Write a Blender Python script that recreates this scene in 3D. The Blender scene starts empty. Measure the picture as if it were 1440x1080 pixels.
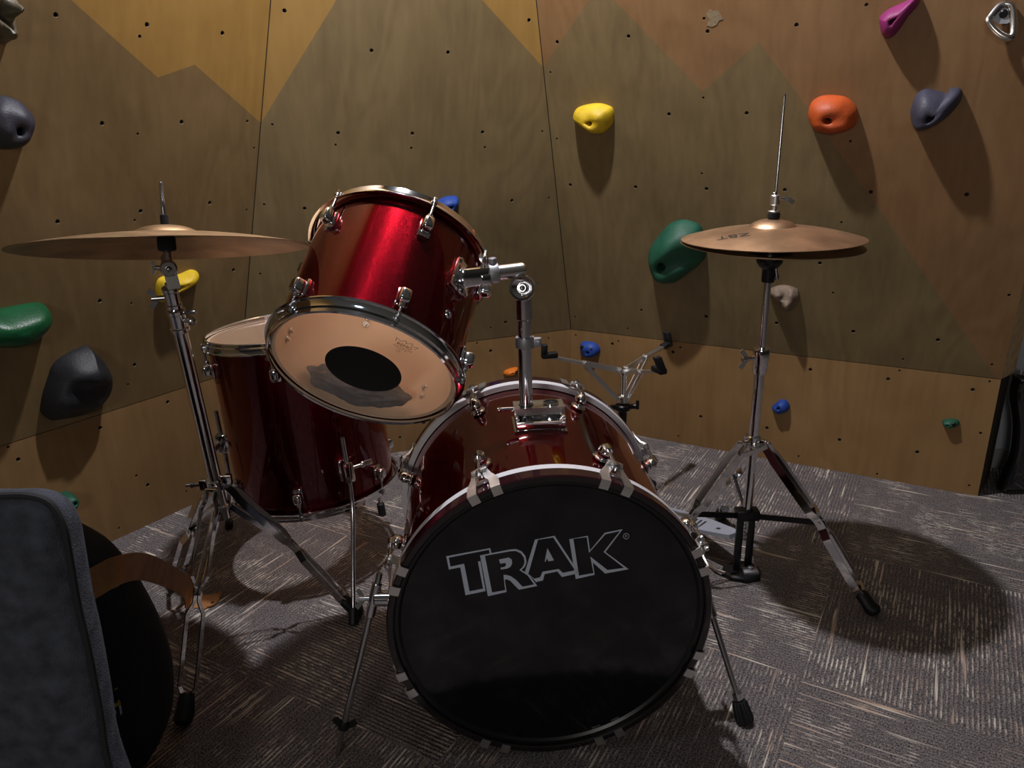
import bpy, bmesh, math, random
from mathutils import Vector as V, Matrix as Mx, noise as mnoise
random.seed(7)
PI = math.pi
S = bpy.context.scene
COL = S.collection

# ------------------------------------------------------------------ camera
F_PX, PITCH, ROLL, CAM_H = 1068.0, 0.337, -0.024, 1.019
cp, sp = math.cos(PITCH), math.sin(PITCH)
R0, FW, U0 = V((1, 0, 0)), V((0, cp, -sp)), V((0, sp, cp))
cr, sr = math.cos(ROLL), math.sin(ROLL)
RT, UP = R0 * cr + U0 * sr, U0 * cr - R0 * sr
EYE = V((0, 0, CAM_H))
cam = bpy.data.cameras.new('camera')
cam.sensor_fit = 'HORIZONTAL'; cam.sensor_width = 36; cam.lens = F_PX / 1440 * 36
cam.clip_start = 0.02
camo = bpy.data.objects.new('camera', cam); COL.objects.link(camo)
m = Mx.Identity(4)
for i in range(3):
    m[i][0], m[i][1], m[i][2], m[i][3] = RT[i], UP[i], -FW[i], EYE[i]
camo.matrix_world = m
S.camera = camo

# ------------------------------------------------------------------ view, world, lights
S.view_settings.view_transform = 'Standard'
S.view_settings.look = 'None'
S.view_settings.gamma = 1
S.view_settings.exposure = 0.0
w = bpy.data.worlds.new('world'); S.world = w; w.use_nodes = True
nt = w.node_tree; bg = nt.nodes['Background']
tc = nt.nodes.new('ShaderNodeTexCoord'); sx = nt.nodes.new('ShaderNodeSeparateXYZ')
rp = nt.nodes.new('ShaderNodeValToRGB'); mr = nt.nodes.new('ShaderNodeMapRange')
nt.links.new(tc.outputs['Generated'], sx.inputs[0]); nt.links.new(sx.outputs['Z'], mr.inputs['Value'])
mr.inputs['From Min'].default_value = -1; mr.inputs['From Max'].default_value = 1
nt.links.new(mr.outputs[0], rp.inputs[0]); nt.links.new(rp.outputs[0], bg.inputs[0])
e = rp.color_ramp.elements
e[0].position = 0.0; e[0].color = (0.04, 0.04, 0.04, 1)
e[1].position = 1.0; e[1].color = (0.9, 0.85, 0.75, 1)
q = e.new(0.5); q.color = (0.16, 0.14, 0.12, 1)
q = e.new(0.62); q.color = (0.45, 0.39, 0.31, 1)
bg.inputs[1].default_value = 0.05

def lamp(name, kind, loc, energy, color, size, target=None, **kw):
    d = bpy.data.lights.new(name, kind); d.energy = energy; d.color = color
    if kind == 'AREA': d.shape = 'DISK'; d.size = size
    else: d.shadow_soft_size = size
    for k, v in kw.items(): setattr(d, k, v)
    o = bpy.data.objects.new(name, d); COL.objects.link(o); o.location = loc
    if target is not None:
        o.rotation_euler = (V(target) - V(loc)).to_track_quat('-Z', 'Y').to_euler()
    return o
lamp('ceiling_spot', 'SPOT', (-0.06, 1.61, 2.32), 122, (0.95, 0.94, 1.0), 0.032, (0.06, 1.55, 0), spot_size=2.9, spot_blend=0.6)
lamp('glint_light', 'AREA', (-0.25, 0.55, 2.65), 1.6, (0.70, 0.83, 1.0), 0.24, (-0.25, 0.75, 0))  # unseen cool disc overhead, added to put bluish glints on the chrome
lamp('fill_light', 'AREA', (-0.75, -2.0, 1.45), 15, (1.0, 0.95, 0.90), 0.6, (0.1, 1.8, 0.75))  # unseen fill behind the camera, added to brighten front faces and walls

# ------------------------------------------------------------------ measuring helpers
def ray(px, py): return FW + RT * ((px - 720) / F_PX) - UP * ((py - 540) / F_PX)
def at(px, py, y):                       # point on the vertical plane y = const
    d = ray(px, py); return EYE + d * (y / d.y)
def onfloor(px, py, z=0.0):
    d = ray(px, py); return EYE + d * ((z - CAM_H) / d.z)
def pix(p):
    d = V(p) - EYE; z = d.dot(FW); return (720 + F_PX * d.dot(RT) / z, 540 - F_PX * d.dot(UP) / z)

# ------------------------------------------------------------------ materials
def mat(name): 
    M = bpy.data.materials.new(name); M.use_nodes = True
    return M, M.node_tree, M.node_tree.nodes['Principled BSDF']
def simple(name, col, rough=0.5, metal=0.0, coat=0.0, bump=0.0, bscale=200, var=0.0, vscale=20):
    M, t, b = mat(name)
    b.inputs['Base Color'].default_value = (*col, 1); b.inputs['Roughness'].default_value = rough
    b.inputs['Metallic'].default_value = metal; b.inputs['Coat Weight'].default_value = coat
    b.inputs['Coat Roughness'].default_value = 0.06
    co = t.nodes.new('ShaderNodeTexCoord')
    if var:
        n = t.nodes.new('ShaderNodeTexNoise'); n.inputs['Scale'].default_value = vscale; n.inputs['Detail'].default_value = 5
        t.links.new(co.outputs['Object'], n.inputs['Vector'])
        r = t.nodes.new('ShaderNodeValToRGB')
        r.color_ramp.elements[0].position = .3; r.color_ramp.elements[1].position = .7
        r.color_ramp.elements[0].color = (*[c * (1 - var) for c in col], 1)
        r.color_ramp.elements[1].color = (*[min(1, c * (1 + var)) for c in col], 1)
        t.links.new(n.outputs['Fac'], r.inputs[0]); t.links.new(r.outputs[0], b.inputs['Base Color'])
    if bump:
        n = t.nodes.new('ShaderNodeTexNoise'); n.inputs['Scale'].default_value = bscale; n.inputs['Detail'].default_value = 4
        t.links.new(co.outputs['Object'], n.inputs['Vector'])
        bp = t.nodes.new('ShaderNodeBump'); bp.inputs['Strength'].default_value = bump; bp.inputs['Distance'].default_value = .002
        t.links.new(n.outputs['Fac'], bp.inputs['Height']); t.links.new(bp.outputs[0], b.inputs['Normal'])
    return M
def N(t, kind, **kw):
    n = t.nodes.new(kind)
    for k, v in kw.items():
        if k in n.inputs: n.inputs[k].default_value = v
        else: setattr(n, k, v)
    return n
def ply(name, dark, light, stain=0.5, rough=0.5):
    """varnished birch plywood: vertical grain, cathedral figure, soft stains"""
    M, t, b = mat(name); L = t.links.new
    co = N(t, 'ShaderNodeTexCoord')
    mp = N(t, 'ShaderNodeMapping'); mp.inputs['Scale'].default_value = (42, 42, 2.2); L(co.outputs['Object'], mp.inputs[0])
    fine = N(t, 'ShaderNodeTexNoise', Scale=1.6, Detail=6.0, Roughness=.5); L(mp.outputs[0], fine.inputs['Vector'])
    mp2 = N(t, 'ShaderNodeMapping'); mp2.inputs['Scale'].default_value = (3.2, 3.2, 1.1); L(co.outputs['Object'], mp2.inputs[0])
    big = N(t, 'ShaderNodeTexNoise', Scale=1.3, Detail=2.5, Distortion=1.0); L(mp2.outputs[0], big.inputs['Vector'])
    mul = N(t, 'ShaderNodeMath', operation='MULTIPLY'); mul.inputs[1].default_value = 42; L(big.outputs['Fac'], mul.inputs[0])
    sn = N(t, 'ShaderNodeMath', operation='SINE'); L(mul.outputs[0], sn.inputs[0])
    st = N(t, 'ShaderNodeTexNoise', Scale=2.6, Detail=5.0, Roughness=.6); L(co.outputs['Object'], st.inputs['Vector'])
    # factor = fine + .08*sin + stain
    a = N(t, 'ShaderNodeMath', operation='MULTIPLY_ADD'); a.inputs[1].default_value = .06; L(sn.outputs[0], a.inputs[0]); fm = N(t, 'ShaderNodeMath', operation='MULTIPLY_ADD'); fm.inputs[1].default_value = .36; fm.inputs[2].default_value = .32; L(fine.outputs['Fac'], fm.inputs[0]); L(fm.outputs[0], a.inputs[2])
    c = N(t, 'ShaderNodeMath', operation='MULTIPLY_ADD'); c.inputs[1].default_value = stain * 1.6; L(st.outputs['Fac'], c.inputs[0]); L(a.outputs[0], c.inputs[2])
    d = N(t, 'ShaderNodeMath', operation='SUBTRACT'); d.inputs[1].default_value = stain * .8; L(c.outputs[0], d.inputs[0])
    r = N(t, 'ShaderNodeValToRGB'); r.color_ramp.elements[0].position = .22; r.color_ramp.elements[1].position = .78
    r.color_ramp.elements[0].color = (*dark, 1); r.color_ramp.elements[1].color = (*light, 1)
    L(d.outputs[0], r.inputs[0]); L(r.outputs[0], b.inputs['Base Color'])
    b.inputs['Roughness'].default_value = rough
    bp = N(t, 'ShaderNodeBump', Strength=.12, Distance=.001); L(fine.outputs['Fac'], bp.inputs['Height']); L(bp.outputs[0], b.inputs['Normal'])
    return M
WOOD_GREY = ply('stained_plywood', (.126, .086, .036), (.232, .165, .073))
WOOD_BROWN = ply('brown_stained_plywood', (.130, .080, .030), (.225, .148, .063))
WOOD_GOLD = ply('golden_plywood', (.25, .135, .030), (.37, .215, .058))
WOOD_AMBER = ply('amber_plywood', (.18, .092, .034), (.285, .160, .068))
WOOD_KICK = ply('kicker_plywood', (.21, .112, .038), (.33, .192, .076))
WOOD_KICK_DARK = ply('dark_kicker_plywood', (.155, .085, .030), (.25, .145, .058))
PLY_EDGE = simple('plywood_edge', (.62, .44, .23), .6, var=.2, vscale=60)
HOLE = simple('bolt_hole_steel', (.03, .027, .024), .45, .4)
HOLERIM = simple('bolt_hole_wall', (.16, .12, .07), .7)
CHROME = simple('chrome', (.82, .83, .86), .09, 1.0, bump=.02, bscale=60)
STEEL = simple('steel', (.55, .55, .57), .22, 1.0, bump=.03, bscale=120)
NICKEL = simple('worn_nickel', (.74, .72, .69), .27, 1.0, bump=.03, bscale=150)
BRUSHED = simple('brushed_steel', (.80, .79, .78), .36, 1.0, bump=.03, bscale=150)
GREYMETAL = simple('grey_cast_metal', (.36, .36, .38), .5, .7)
RUBBER = simple('black_rubber', (.005, .005, .006), .55, bump=.1)
BLACKMETAL = simple('black_metal', (.012, .012, .013), .32, .3)
FELT = simple('black_felt', (.010, .010, .010), .95, bump=.4, bscale=900)
WHITE_INLAY = simple('silver_white_inlay', (.80, .79, .82), .28, 0, .5)
BLACKHEAD = simple('black_drum_film', (.0022, .003, .005), .12, 0, .2, bump=.015, bscale=40)
BLACKDOT = simple('black_dot_film', (.006, .006, .008), .38)
HOOPBLACK = simple('black_hoop_lacquer', (.010, .006, .008), .18, 0, .6)
PRINT = simple('grey_print', (.56, .62, .73), .5)
INK = simple('black_ink', (.02, .018, .018), .6)
MAPLE = simple('maple_ply_interior', (.88, .66, .48), .55, var=.08, vscale=9)
def sparkle(name, base, dark):
    M, t, b = mat(name); L = t.links.new
    co = N(t, 'ShaderNodeTexCoord')
    vo = N(t, 'ShaderNodeTexVoronoi', Scale=1300.0); L(co.outputs['Object'], vo.inputs['Vector'])
    mx = N(t, 'ShaderNodeMix', data_type='RGBA'); mx.inputs[6].default_value = (*dark, 1); mx.inputs[7].default_value = (*base, 1)
    sp_ = N(t, 'ShaderNodeSeparateColor'); L(vo.outputs['Color'], sp_.inputs[0]); L(sp_.outputs[0], mx.inputs[0])
    L(mx.outputs[2], b.inputs['Base Color'])
    b.inputs['Metallic'].default_value = .92; b.inputs['Roughness'].default_value = .25
    b.inputs['Specular Tint'].default_value = (1, .02, .06, 1)
    b.inputs['Coat Weight'].default_value = 1.0; b.inputs['Coat Roughness'].default_value = .035; b.inputs['Coat IOR'].default_value = 1.5
    bp = N(t, 'ShaderNodeBump', Strength=.24, Distance=.0003); L(sp_.outputs[1], bp.inputs['Height']); L(bp.outputs[0], b.inputs['Normal'])
    return M
RED = sparkle('burgundy_sparkle_wrap', (.19, .0012, .009), (.025, .0005, .0018))
HOOPRED = simple('burgundy_lacquer', (.035, .006, .011), .2, .3, .8)
def clear(name, tint=(1, 1, 1), milky=.06, gloss=.10):
    M, t, b = mat(name); L = t.links.new
    out = t.nodes['Material Output']
    tr = N(t, 'ShaderNodeBsdfTransparent'); tr.inputs[0].default_value = (*tint, 1)
    df = N(t, 'ShaderNodeBsdfTranslucent'); df.inputs[0].default_value = (.9, .85, .8, 1)
    gl = N(t, 'ShaderNodeBsdfGlossy'); gl.inputs['Roughness'].default_value = .06; gl.inputs[0].default_value = (1, 1, 1, 1)
    m1 = N(t, 'ShaderNodeMixShader'); m1.inputs[0].default_value = milky; L(tr.outputs[0], m1.inputs[1]); L(df.outputs[0], m1.inputs[2])
    lw = N(t, 'ShaderNodeLayerWeight', Blend=.5)
    pw = N(t, 'ShaderNodeMath', operation='POWER'); pw.inputs[1].default_value = 5; L(lw.outputs['Facing'], pw.inputs[0])
    mm = N(t, 'ShaderNodeMath', operation='MULTIPLY_ADD'); mm.inputs[1].default_value = .9; mm.inputs[2].default_value = .035; L(pw.outputs[0], mm.inputs[0])
    m2 = N(t, 'ShaderNodeMixShader'); L(mm.outputs[0], m2.inputs[0]); L(m1.outputs[0], m2.inputs[1]); L(gl.outputs[0], m2.inputs[2])
    L(m2.outputs[0], out.inputs['Surface'])
    return M
CLEAR = clear('clear_drum_film', (.97, .95, .93))
def coated(name, col):
    M, t, b = mat(name); L = t.links.new; out = t.nodes['Material Output']
    tr = N(t, 'ShaderNodeBsdfTranslucent'); tr.inputs[0].default_value = (*col, 1)
    df = N(t, 'ShaderNodeBsdfDiffuse'); df.inputs[0].default_value = (*col, 1)
    m1 = N(t, 'ShaderNodeMixShader'); m1.inputs[0].default_value = .35; L(tr.outputs[0], m1.inputs[1]); L(df.outputs[0], m1.inputs[2]); L(m1.outputs[0], out.inputs['Surface'])
    return M
COATED = coated('coated_drum_film', (.97, .83, .70))
def bronze(name, col, rough):
    M, t, b = mat(name); L = t.links.new
    co = N(t, 'ShaderNodeTexCoord'); sxx = N(t, 'ShaderNodeVectorMath', operation='LENGTH'); L(co.outputs['Object'], sxx.inputs[0])
    mu = N(t, 'ShaderNodeMath', operation='MULTIPLY'); mu.inputs[1].default_value = 2200; L(sxx.outputs['Value'], mu.inputs[0])
    sn = N(t, 'ShaderNodeMath', operation='SINE'); L(mu.outputs[0], sn.inputs[0])
    no = N(t, 'ShaderNodeTexNoise', Scale=14.0, Detail=6.0); L(co.outputs['Object'], no.inputs['Vector'])
    r = N(t, 'ShaderNodeValToRGB'); r.color_ramp.elements[0].position = .35; r.color_ramp.elements[1].position = .7
    r.color_ramp.elements[0].color = (*[c * .72 for c in col], 1); r.color_ramp.elements[1].color = (*[min(1, c * 1.2) for c in col], 1)
    L(no.outputs['Fac'], r.inputs[0]); L(r.outputs[0], b.inputs['Base Color'])
    b.inputs['Metallic'].default_value = 1; b.inputs['Roughness'].default_value = rough
    bp = N(t, 'ShaderNodeBump', Strength=.12, Distance=.0003); L(sn.outputs[0], bp.inputs['Height']); L(bp.outputs[0], b.inputs['Normal'])
    return M
BRONZE = bronze('cymbal_bronze', (.66, .44, .27), .44)
BRONZE_DULL = bronze('tarnished_bronze', (.52, .36, .215), .46)
FELTGREY = simple('grey_wool_felt', (.052, .058, .076), .95, bump=.9, bscale=500, var=.45, vscale=45)
PIPING = simple('dark_piping', (.014, .015, .018), .8)
NYLON = simple('black_nylon', (.007, .007, .009), .75, bump=.3, bscale=700)
LEATHER = simple('tan_leather', (.38, .165, .050), .6, bump=.3, bscale=160, var=.25, vscale=25)
TOWEL = simple('grey_towel', (.26, .25, .26), .95, bump=.8, bscale=500, var=.25, vscale=30)
GTRBLACK = simple('black_gloss_lacquer', (.006, .006, .007), .08, 0, 1)
WHITEPLASTIC = simple('white_plastic', (.65, .66, .68), .3)
MAPLENECK = simple('maple_neck', (.55, .36, .17), .35, var=.15)
ROOMWALL = simple('grey_painted_wall', (.13, .125, .115), .8, var=.08)
ROOMPANEL = simple('pale_panel_paint', (.55, .58, .64), .6)
YELLOWPRINT = simple('yellow_print', (.45, .33, .03), .6)
def resin(name, col, rough=.55): return simple(name, col, rough, bump=.35, bscale=260, var=.18, vscale=24)
H_YEL = resin('yellow_resin', (.68, .46, .015)); H_BLUE = resin('blue_resin', (.012, .055, .30)); H_GRN = resin('green_resin', (.010, .088, .048))
H_GRNB = resin('bright_green_resin', (.006, .085, .028), .35); H_BLK = resin('black_resin', (.012, .013, .016)); H_NAVY = resin('slate_blue_resin', (.050, .050, .078)); H_SLATE = resin('dark_slate_resin', (.022, .022, .034))
H_MAG = resin('magenta_resin', (.24, .018, .125)); H_ORG = resin('orange_resin', (.52, .085, .014)); H_ORB = resin('bright_orange_resin', (.80, .20, .012))
H_TAN = simple('tan_rock_resin', (.20, .145, .10), .7, bump=1, bscale=90, var=.4, vscale=50); H_STONE = simple('mottled_rock_resin', (.075, .062, .036), .45, bump=1, bscale=60, var=.5, vscale=40)

def carpet():
    M, t, b = mat('striped_carpet_tile'); L = t.links.new
    co = N(t, 'ShaderNodeTexCoord')
    mp = N(t, 'ShaderNodeMapping', vector_type='POINT'); mp.inputs['Rotation'].default_value = (0, 0, math.radians(30)); mp.inputs['Location'].default_value = (.12, .21, 0)
    L(co.outputs['Object'], mp.inputs[0])
    sc = N(t, 'ShaderNodeVectorMath', operation='SCALE'); sc.inputs['Scale'].default_value = 2.0; L(mp.outputs[0], sc.inputs[0])
    fl = N(t, 'ShaderNodeVectorMath', operation='FLOOR'); L(sc.outputs[0], fl.inputs[0])
    s1 = N(t, 'ShaderNodeSeparateXYZ'); L(fl.outputs[0], s1.inputs[0])
    ad = N(t, 'ShaderNodeMath', operation='ADD'); L(s1.outputs[0], ad.inputs[0]); L(s1.outputs[1], ad.inputs[1])
    md = N(t, 'ShaderNodeMath', operation='PINGPONG'); md.inputs[1].default_value = 1; L(ad.outputs[0], md.inputs[0])
    s2 = N(t, 'ShaderNodeSeparateXYZ'); L(mp.outputs[0], s2.inputs[0])
    def mixf(a, bb):
        x = N(t, 'ShaderNodeMix', data_type='FLOAT'); L(md.outputs[0], x.inputs[0]); L(a, x.inputs[2]); L(bb, x.inputs[3]); return x.outputs[0]
    along = mixf(s2.outputs[0], s2.outputs[1]); across = mixf(s2.outputs[1], s2.outputs[0])
    tid = N(t, 'ShaderNodeTexWhiteNoise', noise_dimensions='2D'); L(fl.outputs[0], tid.inputs['Vector'])
    def vec(a, sa, bb, sb):
        m1 = N(t, 'ShaderNodeMath', operation='MULTIPLY'); m1.inputs[1].default_value = sa; L(a, m1.inputs[0])
        m2 = N(t, 'ShaderNodeMath', operation='MULTIPLY'); m2.inputs[1].default_value = sb; L(bb, m2.inputs[0])
        cb = N(t, 'ShaderNodeCombineXYZ'); L(m1.outputs[0], cb.inputs[0]); L(m2.outputs[0], cb.inputs[1]); L(tid.outputs['Value'], cb.inputs[2]); return cb.outputs[0]
    # rib rows about 8 mm apart
    rm = N(t, 'ShaderNodeMath', operation='MULTIPLY'); rm.inputs[1].default_value = 2 * PI / .0082; L(across, rm.inputs[0])
    rs = N(t, 'ShaderNodeMath', operation='SINE'); L(rm.outputs[0], rs.inputs[0])
    rib = N(t, 'ShaderNodeMapRange'); rib.inputs['From Min'].default_value = -.1; rib.inputs['From Max'].default_value = .75; L(rs.outputs[0], rib.inputs['Value'])
    n1 = N(t, 'ShaderNodeTexNoise', Scale=1.0, Detail=3.0, Roughness=.75); L(vec(along, 48, across, 122), n1.inputs['Vector'])
    brk = N(t, 'ShaderNodeMapRange'); brk.inputs['From Min'].default_value = .43; brk.inputs['From Max'].default_value = .60; L(n1.outputs['Fac'], brk.inputs['Value'])
    rb = N(t, 'ShaderNodeMath', operation='MULTIPLY'); L(rib.outputs[0], rb.inputs[0]); L(brk.outputs[0], rb.inputs[1])
    # blocks where light dashes line up over many rows
    n2 = N(t, 'ShaderNodeTexNoise', Scale=1.0, Detail=2.0); L(vec(along, 17, across, 6), n2.inputs['Vector'])
    pt = N(t, 'ShaderNodeMapRange'); pt.inputs['From Min'].default_value = .46; pt.inputs['From Max'].default_value = .62; pt.inputs['To Min'].default_value = .12; pt.inputs['To Max'].default_value = 1.0; L(n2.outputs['Fac'], pt.inputs['Value'])
    rb2 = N(t, 'ShaderNodeMath', operation='MULTIPLY'); L(rb.outputs[0], rb2.inputs[0]); L(pt.outputs[0], rb2.inputs[1])
    # long thin cream yarns
    n3 = N(t, 'ShaderNodeTexNoise', Scale=1.0, Detail=1.0); L(vec(along, 5, across, 125), n3.inputs['Vector'])
    ln = N(t, 'ShaderNodeMapRange'); ln.inputs['From Min'].default_value = .66; ln.inputs['From Max'].default_value = .73; L(n3.outputs['Fac'], ln.inputs['Value'])
    mxx = N(t, 'ShaderNodeMath', operation='MAXIMUM'); L(rb2.outputs[0], mxx.inputs[0]); L(ln.outputs[0], mxx.inputs[1])
    # pile speckle
    sp1 = N(t, 'ShaderNodeTexNoise', Scale=330.0, Detail=3.0, Roughness=.8); L(mp.outputs[0], sp1.inputs['Vector'])
    r0 = N(t, 'ShaderNodeValToRGB'); r0.color_ramp.elements[0].position = .40; r0.color_ramp.elements[1].position = .63
    r0.color_ramp.elements[0].color = (.022, .018, .019, 1); r0.color_ramp.elements[1].color = (.34, .30, .295, 1); L(sp1.outputs['Fac'], r0.inputs[0])
    n4 = N(t, 'ShaderNodeTexNoise', Scale=1.0, Detail=1.0); L(vec(along, 9, across, 30), n4.inputs['Vector'])
    hue = N(t, 'ShaderNodeMix', data_type='RGBA'); hue.inputs[6].default_value = (.82, .74, .62, 1); hue.inputs[7].default_value = (.60, .44, .34, 1)
    hr = N(t, 'ShaderNodeMapRange'); hr.inputs['From Min'].default_value = .45; hr.inputs['From Max'].default_value = .62; L(n4.outputs['Fac'], hr.inputs['Value']); L(hr.outputs[0], hue.inputs[0])
    mx = N(t, 'ShaderNodeMix', data_type='RGBA'); L(mxx.outputs[0], mx.inputs[0]); L(r0.outputs[0], mx.inputs[6]); L(hue.outputs[2], mx.inputs[7])
    L(mx.outputs[2], b.inputs['Base Color']); b.inputs['Roughness'].default_value = .95; b.inputs['Specular IOR Level'].default_value = .1
    hb = N(t, 'ShaderNodeMath', operation='MULTIPLY_ADD'); hb.inputs[1].default_value = .5; L(rs.outputs[0], hb.inputs[0]); L(sp1.outputs['Fac'], hb.inputs[2])
    bp = N(t, 'ShaderNodeBump', Strength=.7, Distance=.003); L(hb.outputs[0], bp.inputs['Height']); L(bp.outputs[0], b.inputs['Normal'])
    return M
CARPET = carpet()

# ------------------------------------------------------------------ object helpers
FRAME = {}
def frame(o): return FRAME.get(o.name, Mx.Identity(4)) if o else Mx.Identity(4)
def tag(o, label=None, cat=None, group=None, kind=None):
    if label: o['label'] = label
    if cat: o['category'] = cat
    if group: o['group'] = group
    if kind: o['kind'] = kind
    return o
def thing(name, label, cat, M, group=None):
    o = bpy.data.objects.new(name, None); o.empty_display_size = .05; COL.objects.link(o)
    if not isinstance(M, Mx): M = Mx.Translation(V(M))
    o.matrix_world = M; FRAME[o.name] = M.copy()
    return tag(o, label, cat, group)
def obj(name, bm, mats, parent=None, local=True, smooth=40, origin=None):
    """link bm as one mesh; local: coordinates are in the parent's frame, else world"""
    bmesh.ops.recalc_face_normals(bm, faces=bm.faces)
    Mp = frame(parent); Mo = Mp.copy()
    if parent is None and origin is not None: Mo = Mx.Translation(V(origin)) if not isinstance(origin, Mx) else origin.copy()
    if parent is not None and origin is not None:
        # the part gets its own origin, given in the coordinates bm uses
        o_w = (Mp @ V(origin)) if local else V(origin)
        Mo = Mp.copy(); Mo.translation = o_w
    Mb = Mp if (local and parent is not None) else Mx.Identity(4)
    bm.transform(Mo.inverted() @ Mb)
    me = bpy.data.meshes.new(name); 
    for mm in (mats if isinstance(mats, (list, tuple)) else [mats]): me.materials.append(mm)
    if smooth:
        ang = math.radians(smooth)
        for f in bm.faces: f.smooth = True
        for ed in bm.edges:
            ed.smooth = not (len(ed.link_faces) == 2 and ed.calc_face_angle(0) > ang)
    bm.to_mesh(me); bm.free()
    o = bpy.data.objects.new(name, me); COL.objects.link(o)
    if parent is not None:
        o.parent = parent; o.matrix_local = Mp.inverted() @ Mo
    else: o.matrix_world = Mo
    FRAME[o.name] = Mo
    return o
def B(): return bmesh.new()
def basis(ax):
    ax = V(ax).normalized(); a = V((0, 0, 1)) if abs(ax.z) < .9 else V((1, 0, 0))
    u = a.cross(ax).normalized(); return u, ax.cross(u), ax
def skin(bm, rings, closed=True, cap0=True, cap1=True, mi=0):
    vr = [[bm.verts.new(p) for p in r] for r in rings]
    n = len(vr[0])
    for a, b_ in zip(vr, vr[1:]):
        for i in range(n if closed else n - 1):
            j = (i + 1) % n
            f = bm.faces.new((a[i], a[j], b_[j], b_[i])); f.material_index = mi
    if cap0: bm.faces.new(vr[0][::-1]).material_index = mi
    if cap1: bm.faces.new(vr[-1]).material_index = mi
    return vr
def tube(bm, pts, r, seg=14, caps=True, mi=0):
    pts = [V(p) for p in pts]; rs = r if isinstance(r, (list, tuple)) else [r] * len(pts)
    rings = []; u = None
    for i, p in enumerate(pts):
        if i == 0: d = pts[1] - p
        elif i == len(pts) - 1: d = p - pts[i - 1]
        else:
            d = (pts[i + 1] - p).normalized() + (p - pts[i - 1]).normalized()
            if d.length < 1e-6: d = pts[i + 1] - p
        d.normalize()
        if u is None: u = basis(d)[0]
        u = (u - d * u.dot(d)).normalized(); v = d.cross(u)
        rings.append([p + (u * math.cos(2 * PI * k / seg) + v * math.sin(2 * PI * k / seg)) * rs[i] for k in range(seg)])
    skin(bm, rings, True, caps, caps, mi)
def cyl(bm, p, q, r, seg=18, mi=0, bev=0.0):
    """cylinder with eased ends"""
    p, q = V(p), V(q); L = (q - p).length; d = (q - p).normalized()
    if bev <= 0: bev = min(r * .18, L * .2)
    u, v, d = basis(d); rings = []
    for s, rr in ((0, r - bev), (bev, r), (L - bev, r), (L, r - bev)):
        c = p + d * s; rings.append([c + (u * math.cos(2 * PI * k / seg) + v * math.sin(2 * PI * k / seg)) * rr for k in range(seg)])
    skin(bm, rings, True, True, True, mi)
def lathe(bm, prof, seg=96, closed=True, M=None, mi=None):
    """revolve a profile [(r,z),..] about z; closed joins last to first"""
    cols = []
    for k in range(seg):
        a = 2 * PI * k / seg; cols.append([V((r * math.cos(a), r * math.sin(a), z)) for r, z in prof])
    if M is not None: cols = [[M @ p for p in c] for c in cols]
    vs = [[bm.verts.new(p) for p in c] for c in cols]; n = len(prof)
    for k in range(seg):
        a, b_ = vs[k], vs[(k + 1) % seg]
        for i in range(n if closed else n - 1):
            j = (i + 1) % n
            f = bm.faces.new((a[i], b_[i], b_[j], a[j]))
            if mi: f.material_index = mi[i]
def disc(bm, r, z, seg=96, rings=6, bow=0.0):
    c = bm.verts.new((0, 0, z + bow)); prev = None
    for i in range(1, rings + 1):
        s = i / rings; cur = [bm.verts.new((r * s * math.cos(2 * PI * k / seg), r * s * math.sin(2 * PI * k / seg), z + bow * (1 - s * s))) for k in range(seg)]
        for k in range(seg):
            j = (k + 1) % seg
            bm.faces.new((c, cur[k], cur[j]) if prev is None else (prev[k], cur[k], cur[j], prev[j]))
        prev = cur
def box(bm, c, ax, ay, az, sx_, sy_, sz_, bev=0.0, mi=0, seg=2, taper=1.0):
    """box centred at c with half sizes along the given axes; taper scales the +az end"""
    c, ax, ay, az = V(c), V(ax).normalized(), V(ay).normalized(), V(az).normalized()
    vs = []
    for k in (-1, 1):
        s = taper if k > 0 else 1
        for (i, j) in ((-1, -1), (1, -1), (1, 1), (-1, 1)):
            vs.append(bm.verts.new(c + ax * (i * sx_ * s) + ay * (j * sy_ * s) + az * (k * sz_)))
    fs = [bm.faces.new([vs[i] for i in ix]) for ix in ((3, 2, 1, 0), (4, 5, 6, 7), (0, 1, 5, 4), (1, 2, 6, 5), (2, 3, 7, 6), (3, 0, 4, 7))]
    for f in fs: f.material_index = mi
    if bev > 0:
        eds = {e_ for f in fs for e_ in f.edges}
        bmesh.ops.bevel(bm, geom=list(eds), offset=bev, segments=seg, affect='EDGES', profile=.5)
def ball(bm, c, r, sx_=1, sy_=1, sz_=1, u=14, v=10, M=None):
    n0 = len(bm.verts)
    T = Mx.Translation(V(c)) @ (M.to_4x4() if M is not None else Mx.Identity(4)) @ Mx.Diagonal((sx_, sy_, sz_, 1))
    bmesh.ops.create_uvsphere(bm, u_segments=u, v_segments=v, radius=r, matrix=T)
def bar(bm, pts, side, w_, t_, mi=0):
    """flat bar swept along pts; side = thickness direction, w_ = width across, t_ thickness"""
    pts = [V(p) for p in pts]; side = V(side).normalized(); rings = []
    for i, p in enumerate(pts):
        d = (pts[min(i + 1, len(pts) - 1)] - pts[max(i - 1, 0)]).normalized()
        wd = d.cross(side).normalized(); td = wd.cross(d).normalized()
        rings.append([p + wd * (a * w_ / 2) + td * (b_ * t_ / 2) for a, b_ in ((-1, -1), (1, -1), (1, 1), (-1, 1))])
    skin(bm, rings, True, True, True, mi)
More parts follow.
